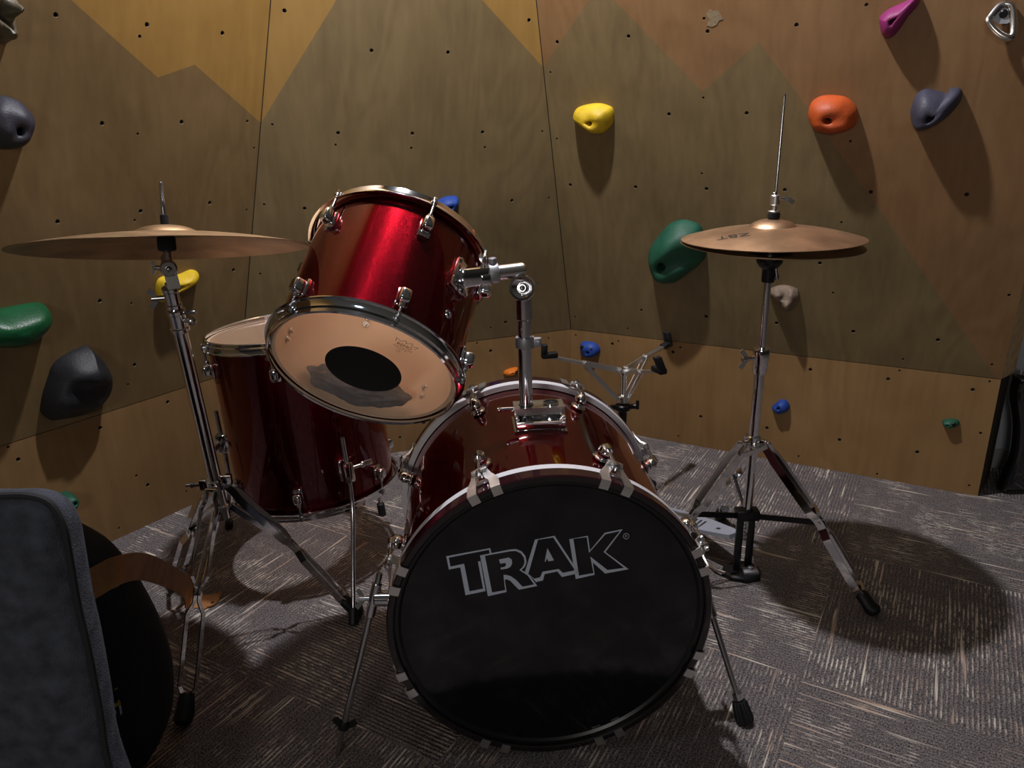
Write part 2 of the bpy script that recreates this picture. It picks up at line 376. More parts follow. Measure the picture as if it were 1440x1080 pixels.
def wing(bm, p, ax, wd, s=.016):
    """wing nut: hub along ax at p, two ears along wd"""
    p, ax = V(p), V(ax).normalized(); wd = (V(wd) - ax * V(wd).dot(ax)).normalized(); n_ = ax.cross(wd)
    cyl(bm, p - ax * s * .35, p + ax * s * .5, s * .36, 12)
    for k in (-1, 1):
        bar(bm, [p + wd * k * s * .25, p + wd * k * s * .7 + ax * s * .25, p + wd * k * s * 1.25 + ax * s * .7], n_, s * .62, s * .24)
def bez(pts, n=8):
    """Catmull-Rom through pts"""
    P = [V(p) for p in pts]; P = [P[0] * 2 - P[1]] + P + [P[-1] * 2 - P[-2]]; out = []
    for i in range(1, len(P) - 2):
        a, b_, c, d = P[i - 1:i + 3]
        for k in range(n):
            t = k / n
            out.append(.5 * ((2 * b_) + (c - a) * t + (2 * a - 5 * b_ + 4 * c - d) * t * t + (3 * b_ - a - 3 * c + d) * t ** 3))
    out.append(P[-2]); return out
def text_bm(s, size, extrude=0.0):
    cu = bpy.data.curves.new('lettering', 'FONT'); cu.body = s; cu.size = size; cu.align_x = 'CENTER'; cu.align_y = 'CENTER'; cu.extrude = extrude
    o = bpy.data.objects.new('lettering', cu); COL.objects.link(o)
    dg = bpy.context.evaluated_depsgraph_get(); me = bpy.data.meshes.new_from_object(o.evaluated_get(dg))
    bm = B(); bm.from_mesh(me); bpy.data.objects.remove(o); bpy.data.meshes.remove(me); bpy.data.curves.remove(cu)
    return bm
def fill(bm, loops, place, mi=0):
    """flat filled region bounded by the loops (outline first, then openings); place maps 2D to 3D"""
    es = []
    for lp in loops:
        vs = [bm.verts.new(place(p)) for p in lp]
        es += [bm.edges.new((vs[i], vs[(i + 1) % len(vs)])) for i in range(len(vs))]
    r = bmesh.ops.triangle_fill(bm, use_beauty=True, use_dissolve=False, edges=es)
    for f in r['geom']:
        if isinstance(f, bmesh.types.BMFace): f.material_index = mi
def inside(p, poly):
    c = False; n = len(poly)
    for i in range(n):
        a, b_ = poly[i], poly[(i + 1) % n]
        if (a[1] > p[1]) != (b_[1] > p[1]) and p[0] < (b_[0] - a[0]) * (p[1] - a[1]) / (b_[1] - a[1]) + a[0]: c = not c
    return c

# ------------------------------------------------------------------ setting
bm = B()
vs = [bm.verts.new(p) for p in ((-4, -3, 0), (4, -3, 0), (4, 4, 0), (-4, 4, 0))]; bm.faces.new(vs)
tag(obj('floor', bm, CARPET, smooth=0), kind='structure')

KINK = .3434
C1, C2 = V((-.791, 2.116, KINK)), V((.203, 2.474, KINK))
WL, WR = V((-1.163, 1.587, KINK)), V((1.283, 1.874, KINK))
class Facet:
    def __init__(s, o, end, tilt):
        s.o = o.copy(); s.u = (end - o).normalized()
        n = V((s.u.y, -s.u.x, 0))                       # towards the room
        s.v = (V((0, 0, 1)) * math.cos(tilt) + n * math.sin(tilt)).normalized()
        s.n = s.u.cross(s.v).normalized()
        if s.n.dot(n) < 0: s.n = -s.n
    def uv(s, p): d = V(p) - s.o; return (d.dot(s.u), d.dot(s.v))
    def q(s, px, py):
        d = ray(px, py); t = (s.o - EYE).dot(s.n) / d.dot(s.n); return s.uv(EYE + d * t)
    def p(s, uv, h=0.0): return s.o + s.u * uv[0] + s.v * uv[1] + s.n * h
dl = (C1 - WL).normalized(); dr = (WR - C2).normalized()
FL = Facet(C1, C1 + dl, math.radians(13.38)); FM = Facet(C1, C2, math.radians(8.5)); FR = Facet(C2, WR, math.radians(13.04))
KL = Facet(C1 - V((0, 0, KINK)), C1 - V((0, 0, KINK)) + dl, 0); KM = Facet(C1 - V((0, 0, KINK)), C2 - V((0, 0, KINK)), 0); KR = Facet(C2 - V((0, 0, KINK)), WR - V((0, 0, KINK)), 0)
def seam(a, b_): d = a.n.cross(b_.n); return d / d.z
s1, s2 = seam(FL, FM), seam(FM, FR)
def seam_at(o, d, py):
    lo, hi = 0.0, 1.5
    for _ in range(50):
        mid = (lo + hi) / 2
        if pix(o + d * mid)[1] > py: lo = mid
        else: hi = mid
    return o + d * lo
TOP = 2.1
S1a, S1t, S2a, S2t = seam_at(C1, s1, 173), C1 + s1 * TOP, seam_at(C2, s2, 95), C2 + s2 * TOP
Q = lambda f, *pp: [f.q(*p) for p in pp]
VT = FL.uv(S1t)[1]
ex = Q(FL, (-200, -268))[0]
lft = dict(grey=[(-1.75, 0), (0, 0), FL.uv(S1a)] + Q(FL, (274, 91), (222, 109), (100, 0)) + [ex, (-1.75, ex[1])],
           gold=[FL.uv(S1a), FL.uv(S1t), (-1.75, VT), (-1.75, ex[1]), ex] + Q(FL, (100, 0), (222, 109), (274, 91)))
mid = dict(grey=[(0, 0), FM.uv(C2), FM.uv(S2a)] + Q(FM, (678, 0), (555, -133), (473, 0)) + [FM.uv(S1a)],
           gold=[FM.uv(S2a), FM.uv(S2t), FM.uv(S1t), FM.uv(S1a)] + Q(FM, (473, 0), (555, -133), (678, 0)))
E0 = FR.q(1410, 531); E1 = FR.q(1440, 395); UE = FR.uv(WR)[0]
E0 = (UE, 0.0); dE = (E1[0] - UE) / E1[1]; VTR = FR.uv(S2t)[1]; ET = (UE + dE * VTR, VTR)
eb = (UE - .012, 0.0)
rgt = dict(grey=[(0, 0), eb] + Q(FR, (1310, 400), (1137, 153), (1067, 59), (987.5, 129), (865.5, 2), (842, -21)) + [FR.uv(S2a)],
           gold=[eb, E0, ET, FR.uv(S2t), FR.uv(S2a)] + Q(FR, (842, -21), (865.5, 2), (987.5, 129), (1067, 59), (1137, 153), (1310, 400)))
def panel(name, fc, regions, holes, mats, label=None, parent=None, thick=.018):
    bm = B(); holes = [(fc.q(*h[:2]), h[2]) for h in holes]
    used = set()
    for mi, poly in enumerate(regions):
        loops = [poly]
        for k, (c, r) in enumerate(holes):
            if k in used: continue
            ok = inside(c, poly)
            if ok:   # keep clear of the outline
                for i in range(len(poly)):
                    a, b_ = V(poly[i]), V(poly[(i + 1) % len(poly)]); ab = b_ - a; t = max(0, min(1, (V(c) - a).dot(ab) / ab.dot(ab)))
                    if (a + ab * t - V(c)).length < r * 1.3: ok = False
            if ok: used.add(k); loops.append([(c[0] + r * math.cos(2 * PI * j / 14), c[1] + r * math.sin(2 * PI * j / 14)) for j in range(14)])
        fill(bm, loops, lambda p: fc.p(p), mi)
    nm = len(regions)
    for k in used:
        c, r = holes[k]
        rings = [[fc.p((c[0] + rr * math.cos(2 * PI * j / 14), c[1] + rr * math.sin(2 * PI * j / 14)), h) for j in range(14)] for rr, h in ((r, 0), (r * .86, -.0025), (r * .8, -.011))]
        vr = [[bm.verts.new(p) for p in rg] for rg in rings]
        for a, b_, mi in ((vr[0], vr[1], nm), (vr[1], vr[2], nm + 1)):
            for j in range(14): bm.faces.new((a[j], a[(j + 1) % 14], b_[(j + 1) % 14], b_[j])).material_index = mi
        bm.faces.new(vr[2]).material_index = nm + 1
    # back skin so the panel has its thickness
    for poly in regions: fill(bm, [poly], lambda p: fc.p(p, -thick), nm)
    for f in bm.faces: f.normal_update()
    o = obj(name, bm, list(mats) + [HOLERIM, HOLE], parent, local=False, smooth=0)
    return o
T, s_ = .0052, .0032
wl = panel('wall_left', FL, [lft['grey'], lft['gold']], [(78.7, 20.8, T), (206.8, 34.6, T), (196.7, 51.3, s_ * 1.2), (312.9, 46.6, T), (143.8, 173.4, T), (255.6, 171.5, T), (193.9, 188.2, s_), (347.8, 170.3, s_ * 1.2), (357.3, 208, s_), (81.2, 311.6, T), (198, 296.8, T), (295.2, 285.2, T), (347, 295, s_), (189.5, 309.7, s_), (140.7, 423, T), (185, 426.5, s_), (328.6, 379.6, T), (189.5, 513, T), (180, 540.5, s_)], [WOOD_BROWN, WOOD_GOLD])
wm = panel('wall_back', FM, [mid['grey'], mid['gold']], [(400, 15, T), (371.5, 101, s_), (383, 175, s_), (522.5, 71, T), (630, 73.6, T), (475.5, 187, T), (472, 203.5, s_), (580, 187.6, T), (578.5, 208, s_ * 1.1), (678.7, 185.8, T), (682, 207, s_ * 1.1), (762.7, 184.5, s_), (744, 28.4, T), (720, 282, T), (772, 278, s_), (428.4, 293, T), (371.6, 287.5, s_), (711, 453, T), (690, 460.7, s_), (366, 385, s_)], [WOOD_GREY, WOOD_GOLD])
wr = panel('wall_right', FR, [rgt['grey'], rgt['gold']], [(783.5, 59, T), (883.8, 51, T), (774, 101.6, s_), (990, 26, s_ * 1.2), (995, 44, T), (1120, 35, T), (989, 137.5, s_), (940.8, 160.5, T), (1050, 159, T), (783, 195, s_), (802, 260, T), (893.8, 263, T), (987, 244, s_), (993.5, 265.5, T), (1103.6, 267, T), (1218.4, 6.7, T * .8), (1196, 198.5, s_), (1224.6, 270, T), (1359.4, 273.5, T), (1183.3, 312.6, s_), (1153, 370, T), (1171.5, 411.9, s_), (1092, 454.4, T), (1200, 466, T), (993, 445, T), (902, 436, T * .8), (1319, 478, T), (1419, 415, s_ * 1.2), (1270, 505, s_), (1395, 512.7, s_), (882.6, 462, s_), (809, 445.6, s_)], [WOOD_GREY, WOOD_AMBER])
for o in (wl, wm, wr): o['kind'] = 'structure'
uk = KR.uv(WR)[0]
g = .0015
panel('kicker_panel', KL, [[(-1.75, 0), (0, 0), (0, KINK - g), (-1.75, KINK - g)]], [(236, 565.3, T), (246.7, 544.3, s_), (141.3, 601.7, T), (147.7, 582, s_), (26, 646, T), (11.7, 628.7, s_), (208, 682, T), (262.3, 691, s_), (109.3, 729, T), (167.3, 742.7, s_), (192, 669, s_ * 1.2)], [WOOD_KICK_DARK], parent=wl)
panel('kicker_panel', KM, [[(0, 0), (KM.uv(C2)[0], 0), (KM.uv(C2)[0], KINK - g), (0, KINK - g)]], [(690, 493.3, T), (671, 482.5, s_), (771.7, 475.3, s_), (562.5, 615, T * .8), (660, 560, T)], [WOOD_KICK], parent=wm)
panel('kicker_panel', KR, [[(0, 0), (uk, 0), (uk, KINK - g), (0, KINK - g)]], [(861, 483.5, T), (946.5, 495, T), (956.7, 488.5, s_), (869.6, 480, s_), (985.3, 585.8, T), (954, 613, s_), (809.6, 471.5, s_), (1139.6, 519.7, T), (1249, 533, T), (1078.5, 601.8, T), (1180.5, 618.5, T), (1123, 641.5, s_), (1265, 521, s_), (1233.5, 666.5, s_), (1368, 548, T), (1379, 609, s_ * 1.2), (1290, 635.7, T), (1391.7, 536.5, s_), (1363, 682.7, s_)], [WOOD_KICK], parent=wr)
for d0, d1 in ((C1, S1t), (C2, S2t)):
    bm = B(); tube(bm, [d0 + V((0, -.0005, 0)), d1 + V((0, -.0005, 0))], .0013, 8); obj('seam_gap', bm, HOLE, wm, local=False)
def patch(fc, pts, m_, o, nm):
    bm = B(); f = bm.faces.new([bm.verts.new(fc.p(fc.q(*p), .0012)) for p in pts]); r_ = bmesh.ops.extrude_face_region(bm, geom=[f])
    for v in r_['geom']:
        if isinstance(v, bmesh.types.BMVert): v.co -= fc.n * .0016
    obj(nm, bm, m_, o, local=False, smooth=0)
patch(FR, [(998, 13), (1003, 16), (1010, 14), (1013, 20), (1017, 27), (1011, 29), (1008, 35), (1001, 38), (994, 36), (997, 28), (993, 20)], simple('wood_filler', (.24, .18, .10), .8, var=.2, vscale=90), wr, 'filler_patch')
# dark batten seen through the gap along the kink
for f, o, u0, u1 in ((KL, wl, -1.75, 0), (KM, wm, 0, KM.uv(C2)[0]), (KR, wr, 0, uk)):
    bm = B()
    box(bm, f.p(((u0 + u1) / 2, KINK), -.022), f.u, f.v, f.n, (u1 - u0) / 2, .03, .004)
    obj('batten', bm, HOLE, o, local=False, smooth=0)
# the right end returns to the room wall
RD = V((.80, .60, 0)).normalized()
bm = B(); P0 = FR.p(E0); P1 = FR.p(ET); ln = .085
vs = [bm.verts.new(p) for p in (P0, P0 + RD * ln, P1 + RD * ln, P1)]; bm.faces.new(vs)
r_ = bmesh.ops.extrude_face_region(bm, geom=list(bm.faces)); nn = V((RD.y, -RD.x, 0))
for v in r_['geom']:
    if isinstance(v, bmesh.types.BMVert): v.co -= V((-RD.y, RD.x, 0)) * -.012
obj('return_panel', bm, PLY_EDGE, wr, local=False, smooth=0)
RD = V((.66, .75, 0)).normalized(); ln = .15
bm = B(); P0 = KR.p((uk, 0)); P1 = KR.p((uk, KINK - g))
vs = [bm.verts.new(p) for p in (P0, P0 + RD * ln, P1 + RD * ln, P1)]; bm.faces.new(vs)
r_ = bmesh.ops.extrude_face_region(bm, geom=list(bm.faces))
for v in r_['geom']:
    if isinstance(v, bmesh.types.BMVert): v.co += V((-RD.y, RD.x, 0)) * .012
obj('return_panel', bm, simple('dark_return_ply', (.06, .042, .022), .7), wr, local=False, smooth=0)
# room wall beyond the climbing panels, and the ceiling above
bm = B(); box(bm, (2.4, 2.10, 1.3), (1, 0, 0), (0, 1, 0), (0, 0, 1), 1.02, .04, 1.3)
o = tag(obj('wall_side', bm, ROOMWALL, smooth=0), kind='structure')
bm = B(); box(bm, (2.4, 2.056, .24), (1, 0, 0), (0, 1, 0), (0, 0, 1), .99, .004, .20)
obj('wall_panel', bm, ROOMPANEL, o, local=False, smooth=0)
bm = B(); box(bm, (2.4, 2.052, .03), (1, 0, 0), (0, 1, 0), (0, 0, 1), .99, .010, .03, .003)
tag(obj('baseboard_side', bm, simple('grey_baseboard', (.36, .36, .37), .5), smooth=0), kind='structure')

# ------------------------------------------------------------------ climbing holds
def hold(name, fc, outline, bolt, depth, m_, label, lump=0.0, sharp=2.0, dip=True, extra=(), seed=0, boltm=None):
    ol = [V((*fc.q(*p), 0)) for p in outline]; c = V((*fc.q(*bolt), 0))
    # smooth closed outline
    n = len(ol); P = []
    for i in range(n):
        a, b_, cc, d = ol[i - 1], ol[i], ol[(i + 1) % n], ol[(i + 2) % n]
        for k in range(5):
            t = k / 5; P.append(.5 * ((2 * b_) + (cc - a) * t + (2 * a - 5 * b_ + 4 * cc - d) * t * t + (3 * b_ - a - 3 * cc + d) * t ** 3))
    cen = sum((p for p in P), V((0, 0, 0))) / len(P)
    size = max((p - cen).length for p in P)
    M = Mx.Identity(4); O = fc.p((c.x, c.y))
    for i in range(3): M[i][0], M[i][1], M[i][2], M[i][3] = fc.u[i], fc.v[i], fc.n[i], O[i]
    th = thing(name, label, 'climbing hold', M, 'climbing holds on the plywood walls') 
    bm = B(); rings = []
    steps = [1.0, 1.0, .975, .93, .86, .76, .64, .5, .36, .25]
    hs = [-.001, .12, .26, .42, .58, .74, .87, .96, 1.0, 1.0]
    dips = [(.175, .97), (.14, .80), (.12, .55), (.11, .42)] if dip else [(.15, 1.02), (.06, 1.03)]
    rb = size * 1.0
    for s, h in list(zip(steps, hs)) + dips:
        rg = []
        for p in P:
            far = p - c
            if s > .25: co = c + far * s
            else:   # round the dish of the bolt
                dirn = far.normalized(); rr = min(far.length * .25, size * .30) * (s / .25); co = c + dirn * rr
            z = h * depth
            if lump: 
                z *= 1 + lump * mnoise.noise(V((co.x, co.y, seed)) * (1.8 / size)); 
                dxy = mnoise.noise_vector(V((co.x, co.y, z + seed)) * (2.2 / size)) * lump * size * .12
                co = co + V((dxy.x, dxy.y, 0)); z += dxy.z * .8 * (0 if h <= 0 else 1)
            rg.append(V((co.x - c.x, co.y - c.y, max(z, -.001))))
        rings.append(rg)
    skin(bm, rings)
    obj('hold_body', bm, m_, th, smooth=60)
    if dip:
        bm = B(); cyl(bm, (0, 0, depth * .38), (0, 0, depth * .38 + .006), .0068, 6)
        obj('bolt', bm, boltm or BLACKMETAL, th, smooth=30)
    for (ex_, ey_) in extra:
        e2 = fc.q(ex_, ey_); bm = B(); cyl(bm, (e2[0] - c.x, e2[1] - c.y, depth * .6), (e2[0] - c.x, e2[1] - c.y, depth * .98), .0058, 12)
        obj('screw', bm, BLACKMETAL, th, smooth=30)
    return th
def Z(sc, x0, y0, pts): return [(x0 + x / sc, y0 + y / sc) for x, y in pts]
hold('climbing_hold', FR, Z(3.789, 760, 0, [(183, 605), (205, 570), (290, 549), (360, 560), (390, 585), (388, 650), (350, 700), (300, 706), (240, 670), (190, 630)]), (836.5, 169), .050, H_YEL, 'yellow resin hold shaped like a lemon on the right wall, upper left of the cymbals', .12)
hold('climbing_hold', FM, Z(3.273, 360, 0, [(800, 950), (832, 925), (870, 905), (920, 903), (930, 925), (912, 962), (885, 985), (830, 985)]), (630.5, 288), .038, H_BLUE, 'blue hold half hidden behind the top hoop of the tilted tom', .1)
hold('climbing_hold', FL, Z(3.177, 0, 220, [(693, 620), (700, 560), (730, 535), (800, 525), (850, 505), (878, 515), (870, 545), (810, 585), (750, 612), (715, 645), (697, 638)]), (244, 397), .040, H_YEL, 'long yellow hold on the left wall behind the cymbal stand', .12)
hold('climbing_hold', FL, Z(3, 0, 400, [(-150, 125), (0, 100), (150, 75), (190, 95), (192, 140), (120, 215), (0, 248), (-150, 235)]), (10, 455), .075, H_GRNB, 'glossy green hold cut by the left edge below the large cymbal', .1, dip=False)
hold('climbing_hold', FL, Z(3, 0, 400, [(345, 260), (372, 262), (430, 320), (452, 390), (430, 460), (350, 530), (230, 568), (180, 545), (172, 490), (200, 390), (240, 320)]), (112, 520), .065, H_BLK, 'big black hold low on the left wall above the grey bag', .35, dip=False, seed=3)
hold('climbing_hold', KL, Z(3, 0, 400, [(300, 880), (306, 910), (292, 945), (265, 968), (225, 960), (225, 905), (268, 873)]), (95, 701), .045, H_GRN, 'small green hold peeping out behind the grey felt bag')
hold('climbing_hold', FL, Z(4.909, 0, 0, [(-130, 720), (0, 660), (110, 690), (190, 760), (200, 820), (180, 920), (130, 990), (50, 1020), (-80, 1000), (-150, 850)]), (13, 178), .055, H_SLATE, 'rounded slate hold at the left edge above the large cymbal', .25, seed=5)
hold('climbing_hold', FL, Z(4.909, 0, 0, [(-150, -100), (50, -40), (85, 60), (75, 170), (62, 260), (0, 300), (-110, 250), (-170, 80)]), (-8, 20), .050, H_STONE, 'mottled rock-like hold in the top left corner', 1.0, dip=False, seed=9)
hold('climbing_hold', FR, Z(3.858, 1080, 0, [(826, -30), (820, 20), (760, 90), (720, 150), (680, 195), (650, 203), (620, 185), (605, 110), (612, 85), (660, 45), (740, 10), (800, -30)]), (1256, 27), .045, H_MAG, 'magenta wedge hold at the top edge of the right wall', .1)
hold('climbing_hold', FR, Z(3.858, 1080, 0, [(220, 610), (240, 550), (290, 520), (360, 515), (430, 530), (475, 570), (488, 620), (470, 680), (400, 712), (320, 716), (260, 695), (230, 655)]), (1168, 163), .060, H_ORG, 'round orange hold to the right of the tall cymbal rod', .15, seed=2)
hold('climbing_hold', FR, Z(3.858, 1080, 0, [(775, 600), (800, 520), (850, 483), (920, 490), (970, 505), (990, 480), (1040, 477), (1055, 510), (1035, 560), (980, 620), (900, 675), (830, 695), (790, 680)]), (1309, 161), .060, H_NAVY, 'slate blue hold with a curled tip right of the round orange hold', .15, seed=4)
hold('climbing_hold', FR, Z(2.7, 900, 120, [(40, 640), (60, 590), (110, 530), (160, 508), (210, 520), (240, 550), (250, 620), (240, 660), (180, 715), (120, 740), (60, 720)]), (938, 365), .075, H_GRN, 'large dark green hold behind the left rim of the small cymbals', .35, seed=6)
hold('climbing_hold', FR, Z(2.7, 900, 120, [(495, 775), (540, 757), (590, 770), (605, 800), (590, 840), (560, 858), (520, 830), (500, 800)]), (1103, 415), .030, H_TAN, 'small lumpy tan rock hold just right of the cymbal pole', 1.0, dip=False, seed=12)
hold('climbing_hold', KR, Z(5.4, 740, 440, [(415, 240), (440, 215), (520, 225), (562, 270), (550, 312), (500, 335), (450, 330), (420, 290)]), (830.5, 494), .028, H_BLUE, 'blue hold with three holes near the wall corner behind the snare stand', .1, extra=((822.4, 485.4), (834.8, 488.5)))
hold('climbing_hold', KM, Z(6, 600, 440, [(650, 500), (680, 475), (755, 457), (762, 475), (742, 505), (700, 520), (655, 522)]), (716.7, 523), .026, H_ORB, 'bright orange small hold peeking over the back of the bass drum', .1, extra=((721.7, 521),))
hold('climbing_hold', KR, Z(2.57, 940, 480, [(375, 235), (395, 217), (412, 209), (430, 216), (440, 236), (428, 253), (400, 260), (382, 250)]), (1096.5, 570.5), .030, H_BLUE, 'small blue hold on the low panel right of the cymbal pole', .15, seed=8)
hold('climbing_hold', KR, Z(3, 1200, 400, [(375, 575), (400, 566), (440, 570), (446, 590), (412, 602), (385, 596)]), (1331, 595.5), .022, H_GRN, 'tiny green hold near the right end of the low panel', .1, extra=((1341, 594),))
# metal hanger hold: a bent ring with a bolted plate
c = FR.q(1411.3, 17.6); O = FR.p(c); M = Mx.Identity(4)
for i in range(3): M[i][0], M[i][1], M[i][2], M[i][3] = FR.u[i], FR.v[i], FR.n[i], O[i]
th = thing('climbing_hold', 'shiny metal triangular ring hold in the top right corner', 'climbing hold', M, 'climbing holds on the plywood walls')
def LC(px, py, h): u_ = FR.q(px, py); return V((u_[0] - c[0], u_[1] - c[1], h))
bm = B()
rim = [LC(*p) for p in ((1413, 4.7, .008), (1422, 8, .010), (1425, 26, .02), (1423.5, 45, .034), (1417, 48.7, .04), (1404, 42.8, .040), (1390.3, 28.5, .034), (1392.3, 22, .026), (1404, 9, .012), (1413, 4.7, .008))]
tube(bm, bez(rim, 5), .0075, 10, caps=False)
obj('ring', bm, NICKEL, th)
bm = B()
pl = [LC(*p) for p in ((1413, 6, .010), (1421, 9, .012), (1423.5, 26, .020), (1416, 31, .022), (1404, 31, .024), (1394, 24, .022), (1404, 11, .013))]
f = bm.faces.new([bm.verts.new(p) for p in pl]); r_ = bmesh.ops.extrude_face_region(bm, geom=[f])
for v in r_['geom']:
    if isinstance(v, bmesh.types.BMVert): v.co.z -= .010
obj('plate', bm, GREYMETAL, th)
bm = B(); cyl(bm, (0, 0, .004), (0, 0, .022), .0085, 8); obj('bolt', bm, BLACKMETAL, th)

# ------------------------------------------------------------------ drum parts
def radial(phi): return V((math.cos(phi), math.sin(phi), 0)), V((-math.sin(phi), math.cos(phi), 0))
ZA = V((0, 0, 1))
def shell(th, R, z0, z1, mats=(RED, MAPLE), t=.007):
    bm = B(); lathe(bm, [(R, z0), (R, (z0 + z1) / 2), (R, z1), (R - t, z1), (R - t, z0)], 128, mi=[0, 0, 1, 1, 1])
    return obj('shell', bm, list(mats), th)
def flange_hoop(th, R, z0, sgn):
    """triple-flanged steel hoop; z0 is the head plane, sgn points to the outside"""
    pr = [(R + .001, .0065), (R + .003, .0085), (R + .0055, .007), (R + .0058, .001), (R + .0085, -.0015), (R + .0085, -.008), (R + .0105, -.0125), (R + .0140, -.0135),
          (R + .0140, -.0155), (R + .0090, -.0150), (R + .0060, -.0100), (R + .0060, -.003), (R + .003, -.001), (R + .003, .0055)]
    bm = B(); lathe(bm, [(r, z0 + sgn * z) for r, z in pr], 128)
    return obj('hoop', bm, CHROME, th)
def lug(th, R, phi, z, zdir, zhoop, ear=.0095, s=1.0):
    er, et = radial(phi)
    bm = B()
    box(bm, er * (R + .003) + ZA * z, et, ZA, er, .011 * s, .017 * s, .004, .003)
    box(bm, er * (R + .014) + ZA * (z + zdir * .003), et, ZA, er, .0105 * s, .0145 * s, .010, .0055, seg=3, taper=.82)
    cyl(bm, er * (R + .0115) + ZA * (z + zdir * .012 * s), er * (R + .0115) + ZA * (z + zdir * .024 * s), .0052, 12)
    lg = obj('lug', bm, CHROME, th, origin=er * R + ZA * z)
    bm = B()
    tube(bm, [er * (R + .0115) + ZA * (z + zdir * .012), er * (R + .0115) + ZA * (zhoop + zdir * .004)], .0026, 10)
    cyl(bm, er * (R + .0115) + ZA * (zhoop - zdir * .001), er * (R + .0115) + ZA * (zhoop + zdir * .004), .0055, 12)
    box(bm, er * (R + .0115) + ZA * (zhoop + zdir * .0075), er, et, ZA, .003, .003, .0045, .0008)
    obj('tension_rod', bm, STEEL, lg, local=False) if False else None
    o = obj_in(th, 'tension_rod', bm, STEEL, lg)
    # hoop ear
    return lg
def obj_in(th, name, bm, m_, parent):
    """bm is in th's frame, the new part hangs under parent"""
    bm.transform(frame(th)); return obj(name, bm, m_, parent, local=False)
def ears(th, R, phis, z):
    bm = B()
    for p in phis:
        er, et = radial(p); box(bm, er * (R + .011) + ZA * z, et, er, ZA, .010, .006, .0018, .001)
    return bm
def head(th, R, z, m_, name='drum_head', bow=0.0):
    bm = B(); disc(bm, R, z, bow=bow); return obj(name, bm, m_, th)
def frame_from(O, X, A):
    A = V(A).normalized(); X = (V(X) - A * V(X).dot(A)).normalized(); Y = A.cross(X); M = Mx.Identity(4)
    for i in range(3): M[i][0], M[i][1], M[i][2], M[i][3] = X[i], Y[i], A[i], O[i]
    return M

# ------------------------------------------------------------------ bass drum
YAW = .069
BM_ = frame_from((.054, 1.011, .2605), (math.cos(YAW), math.sin(YAW), 0), (-math.sin(YAW), math.cos(YAW), 0))
BR, BL = .260, .458
RS = .2475
bass = thing('bass_drum', 'burgundy bass drum lying on its side with a black lettered front head', 'drum', BM_)
shell(bass, RS, .030, BL - .030)
def bass_hoop(z0, z1):                       # z0 = outer edge, z1 = edge towards the shell
    k = 1 if z1 > z0 else -1; W = abs(z1 - z0); bm = B()
    pr = [(BR - .002, 0), (BR, .002), (BR, W * .52), (BR, W * .62), (BR, W - .001), (BR - .001, W), (BR - .011, W), (BR - .012, W - .002), (BR - .012, .002), (BR - .010, 0)]
    mi = [0, 0, 1, 2, 2, 2, 1, 1, 1, 1]
    lathe(bm, [(r, z0 + k * z) for r, z in pr], 160, mi=mi)
    return obj('hoop', bm, [HOOPRED, HOOPBLACK, WHITE_INLAY], bass)
bass_hoop(0, .040); bass_hoop(BL, BL - .040)
fh = head(bass, BR - .0125, .010, BLACKHEAD)
bm = B(); lathe(bm, [(BR - .0125, .006), (BR - .0125, .012), (BR - .022, .0125), (BR - .022, .0095), (BR - .018, .006)], 128)
obj_in(bass, 'collar_ring', bm, simple('black_collar_film', (.007, .007, .008), .3), fh)
head(bass, BR - .0125, BL - .010, CLEAR)
# lettering on the front head
def lx(p): # crop pixel of the lettering -> head plane (X right, Y down)
    px, py = 620 + p[0] / 5.143, 730 + p[1] / 5.143
    d = ray(px, py); n = V((BM_[0][2], BM_[1][2], BM_[2][2])); O = V((BM_[0][3], BM_[1][3], BM_[2][3])) + n * .0098
    P = EYE + d * ((O - EYE).dot(n) / d.dot(n)); L = BM_.inverted() @ P
    return V((L.x, L.y, .0096))
bm = B()
fill(bm, [[(38, 268), (357, 209), (365, 246), (353, 248), (348, 221), (57, 278), (69, 343), (168, 322), (207, 522), (305, 502), (268, 308), (286, 302), (323, 520), (178, 550), (140, 348), (58, 364)]], lx)
fill(bm, [[(283, 262), (500, 219), (545, 216), (585, 233), (612, 268), (619, 310), (607, 345), (582, 367), (637, 400), (697, 483), (565, 510), (530, 475), (500, 445), (475, 435), (462, 437), (475, 527), (340, 557)],
          [(318, 265), (500, 232), (542, 230), (578, 247), (601, 280), (605, 312), (594, 342), (568, 368), (628, 408), (674, 472), (590, 488), (545, 440), (505, 412), (470, 402), (452, 404), (465, 513), (370, 530)]], lx)
fill(bm, [[(420, 292), (490, 277), (512, 292), (516, 318), (503, 345), (478, 358), (434, 364), (431, 351), (462, 344), (472, 330), (465, 316), (429, 322)]], lx)
fill(bm, [[(608, 380), (680, 148), (822, 120), (1000, 390), (875, 418), (842, 378), (750, 397), (738, 443), (688, 455), (662, 424)],
          [(632, 396), (702, 149), (812, 132), (970, 370), (882, 388), (852, 360), (735, 380), (718, 420), (676, 430)]], lx)
fill(bm, [[(770, 210), (818, 298), (778, 305), (767, 284), (757, 308), (750, 308)]], lx)
fill(bm, [[(928, 145), (1063, 120), (1078, 226), (1185, 98), (1315, 72), (1190, 237), (1358, 362), (1188, 393), (1098, 312), (1112, 402), (975, 433)],
          [(958, 142), (1055, 130), (1071, 243), (1190, 109), (1296, 85), (1176, 237), (1325, 352), (1205, 368), (1080, 270), (1104, 390), (998, 408)]], lx)
circ_ = lambda r: [(1340 + r * math.cos(2 * PI * k / 28), 123 + r * math.sin(2 * PI * k / 28)) for k in range(28)]
fill(bm, [circ_(22), circ_(18.5)], lx)
tb = text_bm('R', 26); 
for v in tb.verts:
    x_, y_ = v.co.x, -v.co.y; v.co = lx((1340 + x_ * .98 + y_ * .0, 123 + y_ - x_ * .18))
